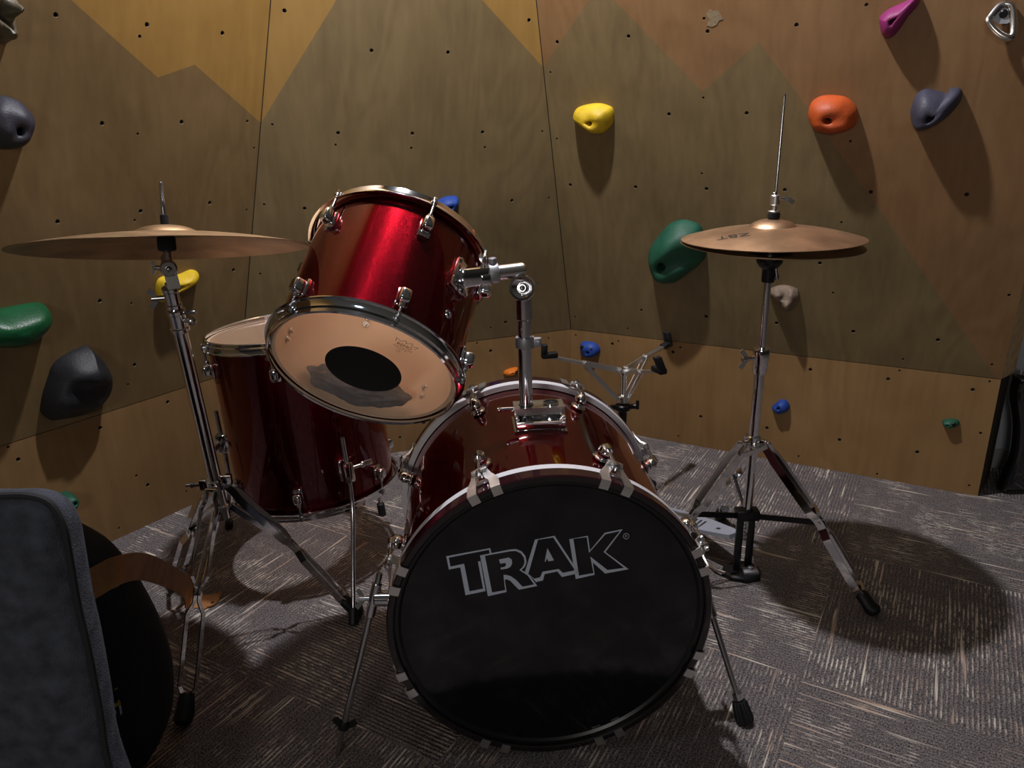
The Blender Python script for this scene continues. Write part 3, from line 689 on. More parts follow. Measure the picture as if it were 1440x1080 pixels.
tmp = bpy.data.meshes.new('t'); tb.to_mesh(tmp); tb.free(); bm.from_mesh(tmp); bpy.data.meshes.remove(tmp)
o = obj_in(bass, 'lettering', bm, PRINT, fh); o['label'] = 'silver grey outlined capital letters reading TRAK'
# claws, rods, lugs
CA = [math.radians(22.5 + 45 * k) for k in range(8)]
for zf, kd in ((0, 1), (BL, -1)):
    for phi in CA:
        if kd < 0 and abs(math.degrees(phi) - 90) < 60: pass
        er, et = radial(phi); zp = lambda z: ZA * (zf + kd * z)
        bm = B()
        for s in (-1, 1):
            pp = []
            for da, r, z in ((.012, BR + .016, .046), (.035, BR + .007, .036), (.068, BR + .0026, .022), (.072, BR + .0026, .001), (.072, BR + .0022, -.0022), (.072, BR - .004, -.0026), (.072, BR - .013, -.0022)):
                e2, _ = radial(phi + s * da); pp.append(e2 * r + zp(z))
            rg = []
            for i, p in enumerate(pp):
                wd = radial(phi + s * .06)[1]
                d = (pp[min(i + 1, 6)] - pp[max(i - 1, 0)]).normalized(); td = wd.cross(d).normalized(); w2 = .0075
                rg.append([p + wd * a * w2 + td * b_ * .0013 for a, b_ in ((-1, -1), (1, -1), (1, 1), (-1, 1))])
            skin(bm, rg)
        box(bm, er * (BR + .012) + zp(.043), et, er, ZA, .013, .0045, .0035, .0015)
        cw = obj('claw_hook', bm, BRUSHED, bass, origin=er * BR + zp(0))
        bm = B()
        cyl(bm, er * (BR + .013) + zp(.028), er * (BR + .013) + zp(.040), .0062, 12)
        box(bm, er * (BR + .013) + zp(.025), er, et, ZA, .0032, .0032, .004, .001)
        tube(bm, [er * (BR + .013) + zp(.038), er * (BR + .013) + zp(.098)], .0031, 10)
        obj_in(bass, 'tension_rod', bm, STEEL, cw)
        bm = B()
        Mr = Mx(((er.x, et.x, 0), (er.y, et.y, 0), (0, 0, 1)))
        ball(bm, er * (RS + .004) + zp(.112), .015, .35, .95, 1.25, M=Mr)
        ball(bm, er * (RS + .016) + zp(.108), .0135, 1.05, .85, 1.15, M=Mr)
        cyl(bm, er * (BR + .013) + zp(.088), er * (BR + .013) + zp(.108), .0068, 14)
        obj('lug', bm, CHROME, bass, origin=er * RS + zp(.112))
# spurs
Bi = BM_.inverted()
for side, top, foot, rub in ((-1, at(534, 806, 1.075), onfloor(473, 1066), False), (1, None, onfloor(1049, 1017), True)):
    phi = math.radians(180 + 3) if side < 0 else math.radians(12)
    er, et = radial(phi); base = er * RS + ZA * .125
    foot = Bi @ foot
    if top is not None: topl = Bi @ top
    else: topl = er * (RS + .036) + ZA * .118 + V((.0, -.05, 0))
    d = (topl - foot).normalized()
    hubp = topl - d * .045
    hub = er * (hubp.dot(er)) + et * hubp.dot(et) + ZA * hubp.z
    bm = B(); box(bm, er * (RS + .004) + et * hub.dot(et) + ZA * hub.z, et, ZA, er, .019, .019, .006, .004); cyl(bm, er * (RS + .006) + et * hub.dot(et) + ZA * hub.z, hub, .013, 18)
    cyl(bm, hub - d * .032, hub + d * .028, .0085, 16)
    br = obj('spur_bracket', bm, CHROME, bass, origin=base)
    bm = B()
    wp = hub - er * (-.016) ; wa = er if side < 0 else ZA
    cyl(bm, hub, hub + wa * .016, .0045, 12); wing(bm, hub + wa * .019, wa, d + ZA * .9, .012)
    obj_in(bass, 'wing_bolt', bm, CHROME, br)
    bm = B(); tip = foot + d * .004
    if rub: tube(bm, [topl, foot + d * .03], .0055, 14)
    else: tube(bm, [topl, foot + d * .055, foot + d * .05, foot + d * .012, foot], [.0055, .0055, .0045, .0042, .0012], 14)
    sp_o = obj('spur', bm, STEEL, bass, origin=topl)
    bm = B(); hz = foot + d * (.052 if rub else .062)
    cyl(bm, hz - d * .008, hz + d * .006, .009, 14)
    sd = d.cross(V((0, 0, 1))).normalized()
    for k in (-1, 1): bar(bm, [hz + sd * k * .005, hz + sd * k * .012 + d * .004, hz + sd * k * .018 + d * .010], d.cross(sd), .011, .003)
    obj_in(bass, 'lock_nut', bm, CHROME if rub else BLACKMETAL, sp_o)
    if rub:
        bm = B(); n_ = 16; u_, v_, _ = basis(d); rings = []
        for s, r in ((.042, .012), (.036, .014), (.012, .0165), (.004, .0155), (.0, .010)):
            rings.append([foot + d * s + (u_ * math.cos(2 * PI * k / 32) + v_ * math.sin(2 * PI * k / 32)) * r * (1 if k % 2 else .9) for k in range(32)])
        skin(bm, rings); obj_in(bass, 'rubber_foot', bm, RUBBER, sp_o)
# tom mount on top of the shell
PX, PY = .024, 1.246
PB = Bi @ V((PX, PY, .26)); pz = PB.z; pxl = PB.x
bm = B(); X_, Yd = V((1, 0, 0)), V((0, -1, 0))     # local up is -Y
zt = -RS
cx = pxl + .022
hgt = lambda x: -math.sqrt(RS * RS - x * x)
def upb(x, y_up, z): return V((x, -(RS + y_up), z))
# curved flange
rows = []
for i in range(9):
    x = cx - .046 + .092 * i / 8
    rows.append(x)
rg = []
for x in rows:
    y = hgt(x)
    rg.append([V((x, y - .004, pz - .040)), V((x, y - .004, pz + .032)), V((x, y + .001, pz + .032)), V((x, y + .001, pz - .040))])
skin(bm, rg)
box(bm, upb(cx, .010, pz - .036), X_, Yd, ZA, .043, .007, .003, .0015)
for s in (-1, 1): box(bm, upb(cx + s * .040, .012, pz - .004), X_, Yd, ZA, .0035, .012, .030, .0015)
box(bm, upb(cx, .012, pz + .026), X_, Yd, ZA, .042, .013, .004, .0015)
tm = obj('tom_mount_plate', bm, CHROME, bass, origin=upb(cx, 0, pz))
bm = B(); # top block with two openings
lp = [(-.044, -.020), (.044, -.020), (.044, .020), (-.044, .020)]
def cir(cx_, cy_, r, n=20): return [(cx_ + r * math.cos(2 * PI * k / n), cy_ + r * math.sin(2 * PI * k / n)) for k in range(n)]
h1, h2 = cir(-.022, 0, .0135), cir(.022, 0, .0120)
fill(bm, [lp, h1, h2], lambda p: upb(cx + p[0], .034, pz + .004 + p[1]))
fill(bm, [lp, h1, h2], lambda p: upb(cx + p[0], .021, pz + .004 + p[1]))
for l_ in (lp, h1, h2):
    skin(bm, [[upb(cx + p[0], .034, pz + .004 + p[1]) for p in l_], [upb(cx + p[0], .021, pz + .004 + p[1]) for p in l_]], True, False, False)
bmesh.ops.remove_doubles(bm, verts=bm.verts, dist=1e-5)
obj_in(bass, 'receiver_block', bm, NICKEL, tm)
bm = B(); lathe(bm, [(.0120, 0), (.0145, 0), (.0145, .0035), (.0120, .0035)], 24, M=Mx.Translation(upb(cx + .022, .034, pz + .004)) @ Mx.Rotation(PI / 2, 4, 'X'))
obj_in(bass, 'receiver_collar', bm, CHROME, tm)
bm = B(); cyl(bm, upb(cx - .043, .027, pz + .004), upb(cx - .066, .027, pz + .004), .004, 10); box(bm, upb(cx - .069, .027, pz + .004), X_, Yd, ZA, .004, .004, .004, .001)
obj_in(bass, 'key_bolt', bm, CHROME, tm)

# ------------------------------------------------------------------ tom holder post and arm
PXY = BM_ @ upb(pxl, .03, pz + .004); PX, PY = PXY.x, PXY.y
zb = .262 + RS + .012
def PT(px, py): return at(px, py, PY)
jt = PT(737, 405); JZ = jt.z
post = thing('tom_holder', 'chrome tom holder post with ball clamp rising from the bass drum', 'drum hardware', (PX, PY, zb))
UPW = V((0, 0, 1))
bm = B(); tube(bm, [(PX, PY, zb - .02), (PX, PY, PT(738, 450).z)], .0118, 24); obj('post', bm, CHROME, post, local=False, origin=(PX, PY, zb))
bm = B(); cyl(bm, (PX, PY, PT(738, 447).z - .004), (PX, PY, JZ - .010), .0138, 24); obj('sleeve', bm, CHROME, post, local=False)
zl = PT(739, 481).z
bm = B(); lathe(bm, [(.0118, -.009), (.0158, -.009), (.0165, -.007), (.0165, .007), (.0158, .009), (.0118, .009)], 28, M=Mx.Translation((PX, PY, zl)))
box(bm, (PX + .021, PY - .002, zl), (1, 0, 0), (0, 1, 0), UPW, .007, .005, .008, .0015); cyl(bm, (PX + .022, PY - .012, zl), (PX + .022, PY + .006, zl), .0034, 10)
obj('memory_lock', bm, GREYMETAL, post, local=False)
J = V((PX - .001, PY, JZ))
vd = (EYE - J); vd.z = 0; vd.normalize(); vd = (vd + V((-.12, 0, .22))).normalized()
bm = B(); M_ = Mx.Translation(J + vd * .008) @ Mx.Scale(1.12, 4) @ vd.to_track_quat('Z', 'Y').to_matrix().to_4x4()
lathe(bm, [(.001, .006), (.006, .0075), (.0105, .009), (.0150, .0130), (.0185, .0125), (.0195, .009), (.0195, -.012), (.0180, -.0165), (.001, -.0165)], 36, closed=False, M=M_)
obj('ball_clamp', bm, CHROME, post, local=False, origin=J)
bm = B(); ball(bm, J + vd * .018, .0062); obj('clamp_bolt', bm, STEEL, post, local=False)
bm = B(); cyl(bm, J - vd * .016, J - vd * .030, .006, 12); wing(bm, J - vd * .032, -vd, V((1, 0, .4)), .016); obj('wing_bolt', bm, NICKEL, post, local=False)

# ------------------------------------------------------------------ rack tom
TO = V((-.242, 1.174, .636)); ya, ti = -.235, -.636
nf = V((math.sin(ya) * math.cos(ti), -math.cos(ya) * math.cos(ti), math.sin(ti)))
TM_ = frame_from(TO, (1, 0, 0), -nf); TR, TL = .1525, .258
tom = thing('rack_tom', 'sparkling burgundy rack tom tilted on the holder above the bass drum', 'drum', TM_)
shell(tom, TR, .004, TL - .004)
P60 = [math.radians(d) for d in (-123, -62, -1, 59, 119, 179)]
flange_hoop(tom, TR, .002, -1); flange_hoop(tom, TR, TL - .002, 1)
bh = head(tom, TR - .0005, .0035, CLEAR); head(tom, TR - .0005, TL - .0035, COATED)
bm = B(); disc(bm, .0635, .0030, 64, 3); o = obj_in(tom, 'black_dot', bm, BLACKDOT, bh); o['label'] = 'round black dot at the centre of the clear head'
# printed maker's mark on the clear head
bm = B()
ang = math.radians(29); ex_, ey_ = V((math.cos(ang), math.sin(ang), 0)), V((-math.sin(ang), math.cos(ang), 0)); LO = V((.080, -.082, .0026))
def lm_(x, y): return LO + ex_ * x * .74 - ey_ * y * .8
def merge(dst, src, f):
    for v in src.verts: v.co = f(v.co.x, v.co.y)
    t_ = bpy.data.meshes.new('t'); src.to_mesh(t_); src.free(); dst.from_mesh(t_); bpy.data.meshes.remove(t_)
merge(bm, text_bm('REMO', .0125), lambda x, y: lm_(x, y * 1.05))
cr_ = [(-.021, .004), (-.024, .017), (-.012, .010), (-.004, .019), (.0, .010), (.010, .018), (.014, .009), (.026, .013), (.021, .003)]
for a, b_ in zip(cr_, cr_[1:]):
    d = (V(b_) - V(a)).normalized(); n_ = V((-d.y, d.x)) * .0005
    bm.faces.new([bm.verts.new(lm_(*(V(p) + s * n_))) for p, s in ((a, 1), (b_, 1), (b_, -1), (a, -1))])
merge(bm, text_bm('WEATHER KING', .0058), lambda x, y: lm_(x, y - .0095))
merge(bm, text_bm('MADE IN USA', .0042), lambda x, y: lm_(x, y - .0150))
merge(bm, text_bm('CS', .0075), lambda x, y: lm_(x - .004, y - .0240))
obj_in(tom, 'printed_mark', bm, INK, bh)
for phi in P60:
    lug(tom, TR, phi, .050, -1, .010); lug(tom, TR, phi, TL - .062, 1, TL - .010)
for nm_, zz in (('hoop_ears', .020), ('hoop_ears', TL - .020)): pass
# lug screws seen inside the shell
for phi in P60:
    er, et = radial(phi)
    for z in (.044, .062, TL - .056, TL - .072):
        bm = B(); cyl(bm, er * (TR - .0068), er * (TR - .0095) , .0065, 14); 
        for v in bm.verts: v.co.z += z
        cyl(bm, er * (TR - .009) + ZA * z, er * (TR - .013) + ZA * z, .0038, 8)
        obj('lug_screw', bm, NICKEL, tom)
# air vent badge
er, et = radial(math.radians(-30.5))
bm = B(); M_ = Mx.Translation(er * TR + ZA * .078) @ er.to_track_quat('Z', 'Y').to_matrix().to_4x4()
lathe(bm, [(.0028, .0004), (.0032, .0018), (.0062, .0018), (.0072, 0)], 24, closed=False, M=M_); obj('air_vent', bm, CHROME, tom)
# mount bracket
er, et = radial(math.radians(-29)); MZ = .157
bm = B(); box(bm, er * (TR + .003) + ZA * MZ, et, ZA, er, .021, .030, .005, .004); 
for s, t_ in ((-1, -1), (1, 1), (-1, 1), (1, -1)): cyl(bm, er * (TR + .005) + ZA * (MZ + s * .024) + et * t_ * .015, er * (TR + .0105) + ZA * (MZ + s * .024) + et * t_ * .015, .0042, 8)
mb = obj('mount_bracket', bm, CHROME, tom, origin=er * TR + ZA * MZ)
# clamp body runs from the plate to the arm
W = lambda p: TM_ @ V(p)
base = W(er * (TR + .008) + ZA * MZ); arm_end = PT(738, 379)
arm_dir = (arm_end - base).normalized(); side = arm_dir.cross(UPW).normalized(); upd = side.cross(arm_dir).normalized()
bm = B(); box(bm, base + arm_dir * .020, side, upd, arm_dir, .015, .016, .024, .004, taper=.85)
box(bm, base + arm_dir * .034 - upd * .006, side, upd, arm_dir, .017, .009, .008, .003)
obj('clamp_body', bm, CHROME, mb, local=False, origin=base)
bm = B(); lathe(bm, [(.011, -.008), (.0165, -.008), (.0172, -.006), (.0172, .006), (.0165, .008), (.011, .008)], 28, M=Mx.Translation(base + arm_dir * .050) @ arm_dir.to_track_quat('Z', 'Y').to_matrix().to_4x4())
cyl(bm, base + arm_dir * .050 + upd * .012, base + arm_dir * .050 + upd * .026, .007, 14)
obj('memory_lock', bm, GREYMETAL, mb, local=False)
bm = B(); wp = base + arm_dir * .036 + upd * .020; cyl(bm, base + arm_dir * .032, wp, .0045, 12); wing(bm, wp + upd * .004, upd, arm_dir * -.5 + side, .014)
obj('wing_bolt', bm, NICKEL, mb, local=False)
# the holder's short arm
bm = B(); tube(bm, [base + arm_dir * .030, arm_end - arm_dir * .002, arm_end], [.0112, .0112, .0102], 24)
cyl(bm, arm_end - arm_dir * .055, arm_end - arm_dir * .001, .0125, 24)
obj('arm', bm, NICKEL, post, local=False, origin=J)
bm = B(); tube(bm, [J - vd * .002, arm_end - arm_dir * .016], [.0135, .0115], 16); obj('arm_knuckle', bm, NICKEL, post, local=False)

# grey towel inside the tom
bm = B()
bmesh.ops.create_icosphere(bm, subdivisions=5, radius=1)
for v in bm.verts:
    p = v.co.copy(); f1 = mnoise.noise(p * 1.7 + V((3, 1, 0))); f2 = mnoise.noise(p * 4.0 + V((0, 5, 2)))
    q_ = V((p.x * (.094 + .018 * f1), p.y * (.036 + .012 * f2 + .010 * f1), p.z * (.021 + .010 * f1 + .006 * f2)))
    v.co = q_ + V((0, .012 * mnoise.noise(V((q_.x * 14, 0, 4))) - q_.x * q_.x * 2.2, 0))
zmin = min(v.co.z for v in bm.verts)
ca, sa = math.cos(math.radians(14)), math.sin(math.radians(14))
for v in bm.verts:
    v.co.z = max(v.co.z - zmin - .008, 0.0) + .0045
    v.co = V((v.co.x * ca - v.co.y * sa - .034, v.co.x * sa + v.co.y * ca + .100, v.co.z))
    r_2 = math.hypot(v.co.x, v.co.y)
    if r_2 > TR - .012: s = (TR - .012) / r_2; v.co.x *= s; v.co.y *= s
bm.transform(TM_)
tag(obj('towel', bm, TOWEL, origin=TM_ @ V((.0, .05, .01)), smooth=80), 'crumpled grey cloth lying inside the tilted tom, seen through its clear head', 'cloth')

# ------------------------------------------------------------------ floor tom
FB, FT = V((-.478, 1.67, .185)), V((-.505, 1.69, .578))
FM_ = frame_from(FB, (1, 0, 0), FT - FB); FLN = (FT - FB).length; FR_ = .1825
ftom = thing('floor_tom', 'dark burgundy floor tom on three legs behind the tilted tom', 'drum', FM_)
shell(ftom, FR_, .004, FLN - .004)
flange_hoop(ftom, FR_, .002, -1); flange_hoop(ftom, FR_, FLN - .002, 1)
head(ftom, FR_ - .0005, .0035, CLEAR); head(ftom, FR_ - .0005, FLN - .0035, CLEAR)
for k in range(6):
    phi = math.radians(-87 + 60 * k); lug(ftom, FR_, phi, .056, -1, .010); lug(ftom, FR_, phi, FLN - .062, 1, FLN - .010)
Fi = FM_.inverted()
for phi_d, zc, topz, foot in ((-54, .095, .175, onfloor(497, 879)), (62, .095, .17, onfloor(538, 724)), (184, .135, .215, onfloor(322, 742))):
    er, et = radial(math.radians(phi_d)); ro = FR_ + .022
    bm = B(); box(bm, er * (FR_ + .004) + ZA * zc, et, ZA, er, .015, .026, .006, .005); box(bm, er * (ro - .001) + ZA * zc, et, ZA, er, .012, .024, .014, .005)
    br = obj('leg_bracket', bm, CHROME, ftom, origin=er * FR_ + ZA * zc)
    bm = B(); cyl(bm, er * ro + ZA * (zc + .005), er * ro + et * .034 + ZA * (zc + .005), .004, 10); ball(bm, er * ro + et * .036 + ZA * (zc + .005), .0065, 1, 1, 1.2)
    box(bm, er * ro + et * .047 + ZA * (zc + .006), et, er, ZA, .013, .003, .006, .0015)
    obj_in(ftom, 'wing_bolt', bm, NICKEL, br)
    fl_ = Fi @ foot; kn = er * ro + ZA * (zc - .075); tp = er * ro + ZA * topz
    d = (kn - fl_).normalized()
    bm = B(); tube(bm, bez([tp, er * ro + ZA * zc, er * ro + ZA * (zc - .05), kn + (fl_ - kn) * .12, kn + (fl_ - kn) * .5, fl_ + d * .006], 6), .0052, 14)
    lg = obj('leg', bm, STEEL, ftom, origin=er * ro + ZA * zc)
    bm = B(); cyl(bm, fl_, fl_ + d * .036, .0105, 18); obj_in(ftom, 'rubber_foot', bm, RUBBER, lg)

# ------------------------------------------------------------------ cymbals
def cymbal_profile(R, bell_r, bell_h, bow):
    top = []
    n = 12
    for i in range(n + 1):
        t = i / n; r = .006 + (bell_r - .006) * t; z = bow + bell_h * math.sqrt(max(0, 1 - (t * .93) ** 2)) - bell_h * .36 * t * t * 0
        top.append((r, z))
    zj = top[-1][1]
    for i in range(1, 21):
        t = i / 20; r = bell_r + (R - bell_r) * t; z = zj * (1 - t) ** 1.0 + bow * .25 * math.sin(PI * t) - (0 if t < 1 else 0)
        top.append((r, z))
    return top
def pz_(prof, r):
    for (r0, z0), (r1, z1) in zip(prof, prof[1:]):
        if r0 <= r <= r1: return z0 + (z1 - z0) * (r - r0) / (r1 - r0)
    return prof[-1][1]
def cymbal(name, label, M, R, bell_r, bell_h, bow, m_, flip=False, group=None):
    pr = cymbal_profile(R, bell_r, bell_h, bow); t = .0011
    lo = [(r, z - t) for r, z in pr][::-1]
    sg = -1 if flip else 1
    bm = B(); lathe(bm, [(r, sg * z) for r, z in pr + lo], 144)
    o = obj(name, bm, m_, None, origin=M, smooth=30) if False else None
    bm2 = bm; bm2.transform(M)
    o = obj(name, bm2, m_, None, origin=M, smooth=35)
    return tag(o, label, 'cymbal', group), pr
nC = V((-.024, .235, 1)).normalized()
CC = V((-.565, 1.264, .827))
CM_ = frame_from(CC, (1, 0, 0), nC)
crash, cpr = cymbal('crash_cymbal', 'large bronze cymbal tilted on the left stand, seen from below its near edge', CM_, .229, .054, .024, .015, BRONZE_DULL)
HX, HY = .529, 1.534
hn = V((-.010, .021, 1)).normalized()
HM = frame_from((HX, HY, .778), (1, 0, 0), hn)
hat1, hpr = cymbal('hi_hat_cymbal', 'upper hi-hat cymbal with the printed letters and raised bell', HM, .178, .046, .023, .016, BRONZE)
HM2 = frame_from((HX - .001, HY, .766), (1, 0, 0), V((.022, .004, 1)))
hat2, _ = cymbal('hi_hat_cymbal', 'lower hi-hat cymbal turned upside down under the lettered one', HM2, .178, .046, .017, .012, BRONZE_DULL, flip=True)
# lettering on the upper hat, upside down to the viewer
bm = text_bm('ZBT', .030); Hi = HM.inverted()
d = ray(1031, 338.5); O = V((HX, HY, .785)); P = EYE + d * ((O - EYE).dot(hn) / d.dot(hn)); L = Hi @ P
bmesh.ops.subdivide_edges(bm, edges=bm.edges, cuts=2)
bmesh.ops.triangulate(bm, faces=bm.faces)
a_ = math.radians(180 - 12)
for v in bm.verts:
    x, y = v.co.x * 1.15, v.co.y * 1.0
    X2 = L.x + x * math.cos(a_) - y * math.sin(a_); Y2 = L.y + x * math.sin(a_) + y * math.cos(a_)
    v.co = V((X2, Y2, pz_(hpr, math.hypot(X2, Y2)) + .0006))
obj('lettering', bm, INK, hat1)

# ------------------------------------------------------------------ stands
def twin_leg(th, top, joint, foot, gap=.012, w_=.013, m_=NICKEL, first=.0, rubber=True):
    top, joint, foot = V(top), V(joint), V(foot)
    h = V((foot.x - top.x, foot.y - top.y, 0)).normalized(); side = V((-h.y, h.x, 0))
    ft = foot + (joint - foot).normalized() * .045
    bm = B()
    for s in (-1, 1):
        g_ = lambda p, k: p + side * (s * k)
        A_ = lambda a, b_, t: a + (b_ - a) * t
        pts = [g_(top, .0085), g_(A_(top, joint, .10), .0088), g_(A_(top, joint, .20), gap), g_(A_(top, joint, .84), gap), g_(A_(top, joint, .95), .0045), g_(joint, .0042),
               g_(A_(joint, ft, .08), .0045), g_(A_(joint, ft, .20), gap), g_(A_(joint, ft, .88), gap), g_(ft, .004)]
        bar(bm, pts, side, w_, .0022)
    for p in (joint,): cyl(bm, p - side * .008, p + side * .008, .004, 10)
    cyl(bm, top - side * .012, top + side * .012, .004, 10)
    lg = obj('leg', bm, m_, th, local=False, origin=top, smooth=20)
    bm = B(); d = (ft - foot).normalized(); wd = d.cross(side)
    rings = []
    for s, a, b_ in ((-.012, .012, .010), (-.006, .0145, .013), (.020, .018, .016), (.038, .0175, .0165), (.047, .012, .012)):
        c = ft - d * s; rings.append([c + side * (a * math.cos(2 * PI * k / 20)) + wd * (b_ * math.sin(2 * PI * k / 20)) for k in range(20)])
    skin(bm, rings)
    zm = min(v.co.z for v in bm.verts)
    for v in bm.verts: v.co.z -= min(zm, 0) if v.co.z < .02 else 0
    for v in bm.verts: v.co.z = max(v.co.z, .0005)
    rf = obj('rubber_foot', bm, RUBBER, lg, local=False)
    return lg
# ---- cymbal stand on the left
Yt, Yb = 1.268, 1.36
def CS(px, py):   # the pole leans a little towards the room
    t = (py - 360) / (725 - 360); return at(px, py, Yt + (Yb - Yt) * t)
base = CS(303, 690)
cst = thing('cymbal_stand', 'chrome tripod cymbal stand holding the large tilted cymbal', 'cymbal stand', (base.x, base.y, 0))
p0, p1 = CS(315, 727), CS(252, 462)
pd = (p1 - p0).normalized()
bm = B(); tube(bm, [p0, p1], .0125, 22); obj('lower_tube', bm, CHROME, cst, local=False, origin=p0)
p2 = CS(239, 398)
p3 = CS(232, 362)
bm = B(); tube(bm, [p1 - pd * .02, p2], .0088, 18); obj('middle_tube', bm, CHROME, cst, local=False, origin=p1)
bm = B(); tube(bm, [p2 - pd * .01, p3], .0060, 16); obj('upper_tube', bm, CHROME, cst, local=False, origin=p2)
def clampset(name, c, d, r, h, wdir, wside, th, ballk=False):
    bm = B(); cyl(bm, c - d * h, c + d * h, r, 20); cyl(bm, c - d * h * 1.0, c - d * h * .55, r * 1.14, 20); cyl(bm, c + d * h * .5, c + d * h * .95, r * 1.14, 20)
    o = obj(name, bm, CHROME, th, local=False, origin=c)
    bm = B(); cyl(bm, c + wdir * r * .5, c + wdir * (r + .012), .0045, 10)
    if ballk: ball(bm, c + wdir * (r + .014), .0085)
    else: wing(bm, c + wdir * (r + .014), wdir, wside, .013)
    obj('wing_bolt', bm, NICKEL, o, local=False)
    return o
clampset('height_clamp', CS(242, 418), pd, .0125, .020, V((-1, -.25, 0)).normalized(), pd, cst)
clampset('height_clamp', CS(250, 450), pd, .0145, .022, V((1, -.3, 0)).normalized(), pd, cst, True)
bm = B(); c_ = CS(247, 441); cyl(bm, c_, c_ + V((.028, -.006, .004)), .0035, 10); box(bm, c_ + V((.031, -.006, .004)), (1, 0, 0), (0, 1, 0), UPW, .007, .003, .003, .001); obj('memory_screw', bm, STEEL, cst, local=False)
# tilter and cymbal rod
tl = CC + nC * -.012
hg = CC + nC * -.030 + V((.002, -.006, 0))
vd2 = (EYE - hg).normalized(); vd2 = V((vd2.x, vd2.y, .0)).normalized()
bm = B(); cyl(bm, hg - vd2 * .008, hg + vd2 * .010, .0135, 24); tube(bm, [hg, p3], [.009, .0075], 14); tube(bm, [hg, CC + nC * -.004], [.0085, .007], 14)
bar(bm, [hg + V((0, 0, .004)), hg + V((.006, -.004, -.034))], vd2, .020, .006)
tlt = obj('tilter', bm, NICKEL, cst, local=False, origin=hg)
bm = B(); ball(bm, hg + vd2 * .010, .005); obj('tilter_bolt', bm, STEEL, tlt, local=False)
bm = B(); cyl(bm, hg + V((-.008, 0, 0)), hg + V((-.020, 0, .001)), .004, 10); wing(bm, hg + V((-.022, 0, .001)), V((-1, 0, 0)), UPW, .008); obj('wing_bolt', bm, NICKEL, tlt, local=False)
ztop = cpr[0][1]
rt = CC + nC * (ztop + .070)
bm = B(); tube(bm, [CC - nC * .01, CC + nC * (ztop + .028), CC + nC * (ztop + .040), CC + nC * (ztop + .041), rt - nC * .003, rt], [.0042, .0042, .0042, .0034, .0034, .002], 14); obj('cymbal_rod', bm, STEEL, cst, local=False, origin=CC)
bm = B(); cyl(bm, CC + nC * (ztop + .0006), CC + nC * (ztop + .017), .0066, 16); obj('felt_sleeve', bm, FELT, cst, local=False)
bm = B(); cyl(bm, CC + nC * (.0005 + ztop - .0030), CC + nC * (ztop - .018), .005, 16); cyl(bm, CC + nC * (ztop - .018), CC - nC * .003, .0145, 24); obj('felt_washer', bm, FELT, cst, local=False)
# tripod
cl = CS(303, 680)
bm = B(); cyl(bm, cl - pd * .012, cl + pd * .014, .0175, 22)
for px, py in ((292, 692), (288, 700), (313, 686)): pass
wd = V((-1, -.15, .02)).normalized(); box(bm, cl + wd * .020, wd, UPW, wd.cross(UPW), .010, .011, .007, .003); box(bm, cl - wd * .020 + UPW * .006, wd, UPW, wd.cross(UPW), .012, .012, .008, .003)
co_ = obj('collar', bm, CHROME, cst, local=False, origin=cl)
bm = B(); cyl(bm, cl + wd * .028, cl + wd * .040, .004, 10); cyl(bm, cl + wd * .040, cl + wd * .047, .0055, 10); cyl(bm, cl + wd * .047, cl + wd * .056, .0030, 8); obj('collar_screw', bm, STEEL, co_, local=False)
lc = CS(311, 712)
bm = B(); cyl(bm, lc - pd * .009, lc + pd * .009, .0165, 22); obj('lower_collar', bm, CHROME, cst, local=False, origin=lc)
feet = [onfloor(258, 1022), onfloor(246, 822), onfloor(505, 866)]
for ft_ in feet:
    h = V((ft_.x - cl.x, ft_.y - cl.y, 0)).normalized()
    top = cl + h * .021 - pd * .004
    jn = top + (ft_ - top) * .48 + V((0, 0, .012))
    twin_leg(cst, top, jn, ft_, gap=.0155, w_=.014, m_=CHROME)
    bm = B(); a = lc + h * .018; sd = V((-h.y, h.x, 0))
    for s in (-1, 1): bar(bm, [a + sd * s * .006, jn + sd * s * .006], sd, .010, .002)
    obj('brace', bm, CHROME, cst, local=False, origin=a, smooth=20)

# ---- hi-hat stand
hst = thing('hi_hat_stand', 'chrome hi-hat stand with pedal to the right of the bass drum', 'cymbal stand', (HX, HY, 0))
hz = lambda py: at(1070, py, HY).z
def tb_(name, z0, z1, r, m_=CHROME, seg=20):
    bm = B(); tube(bm, [(HX, HY, z0), (HX, HY, z1)], r, seg); return obj(name, bm, m_, hst, local=False, origin=(HX, HY, z0))
tb_('lower_tube', hz(725), hz(512), .0108)
tb_('upper_tube', hz(520), hz(385), .0075)
ztp = at(1104, 132, HY).z
bm = B(); tube(bm, [(HX, HY, hz(390)), (HX, HY, ztp - .004), (HX, HY, ztp)], [.0029, .0029, .0020], 12); obj('pull_rod', bm, STEEL, hst, local=False, origin=(HX, HY, hz(390)))
zc = hz(506)
bm = B(); lathe(bm, [(.0076, .026), (.0165, .026), (.0178, .023), (.0172, .006), (.0150, -.026), (.0138, -.030), (.0100, -.030)], 32, M=Mx.Translation((HX, HY, zc)))
hc = obj('height_clamp', bm, CHROME, hst, local=False, origin=(HX, HY, zc))
bm = B(); cyl(bm, (HX - .014, HY - .004, zc + .006), (HX - .034, HY - .010, zc + .006), .0046, 12); wing(bm, V((HX - .036, HY - .010, zc + .006)), V((-1, -.2, 0)), UPW, .016); obj('wing_bolt', bm, NICKEL, hc, local=False)
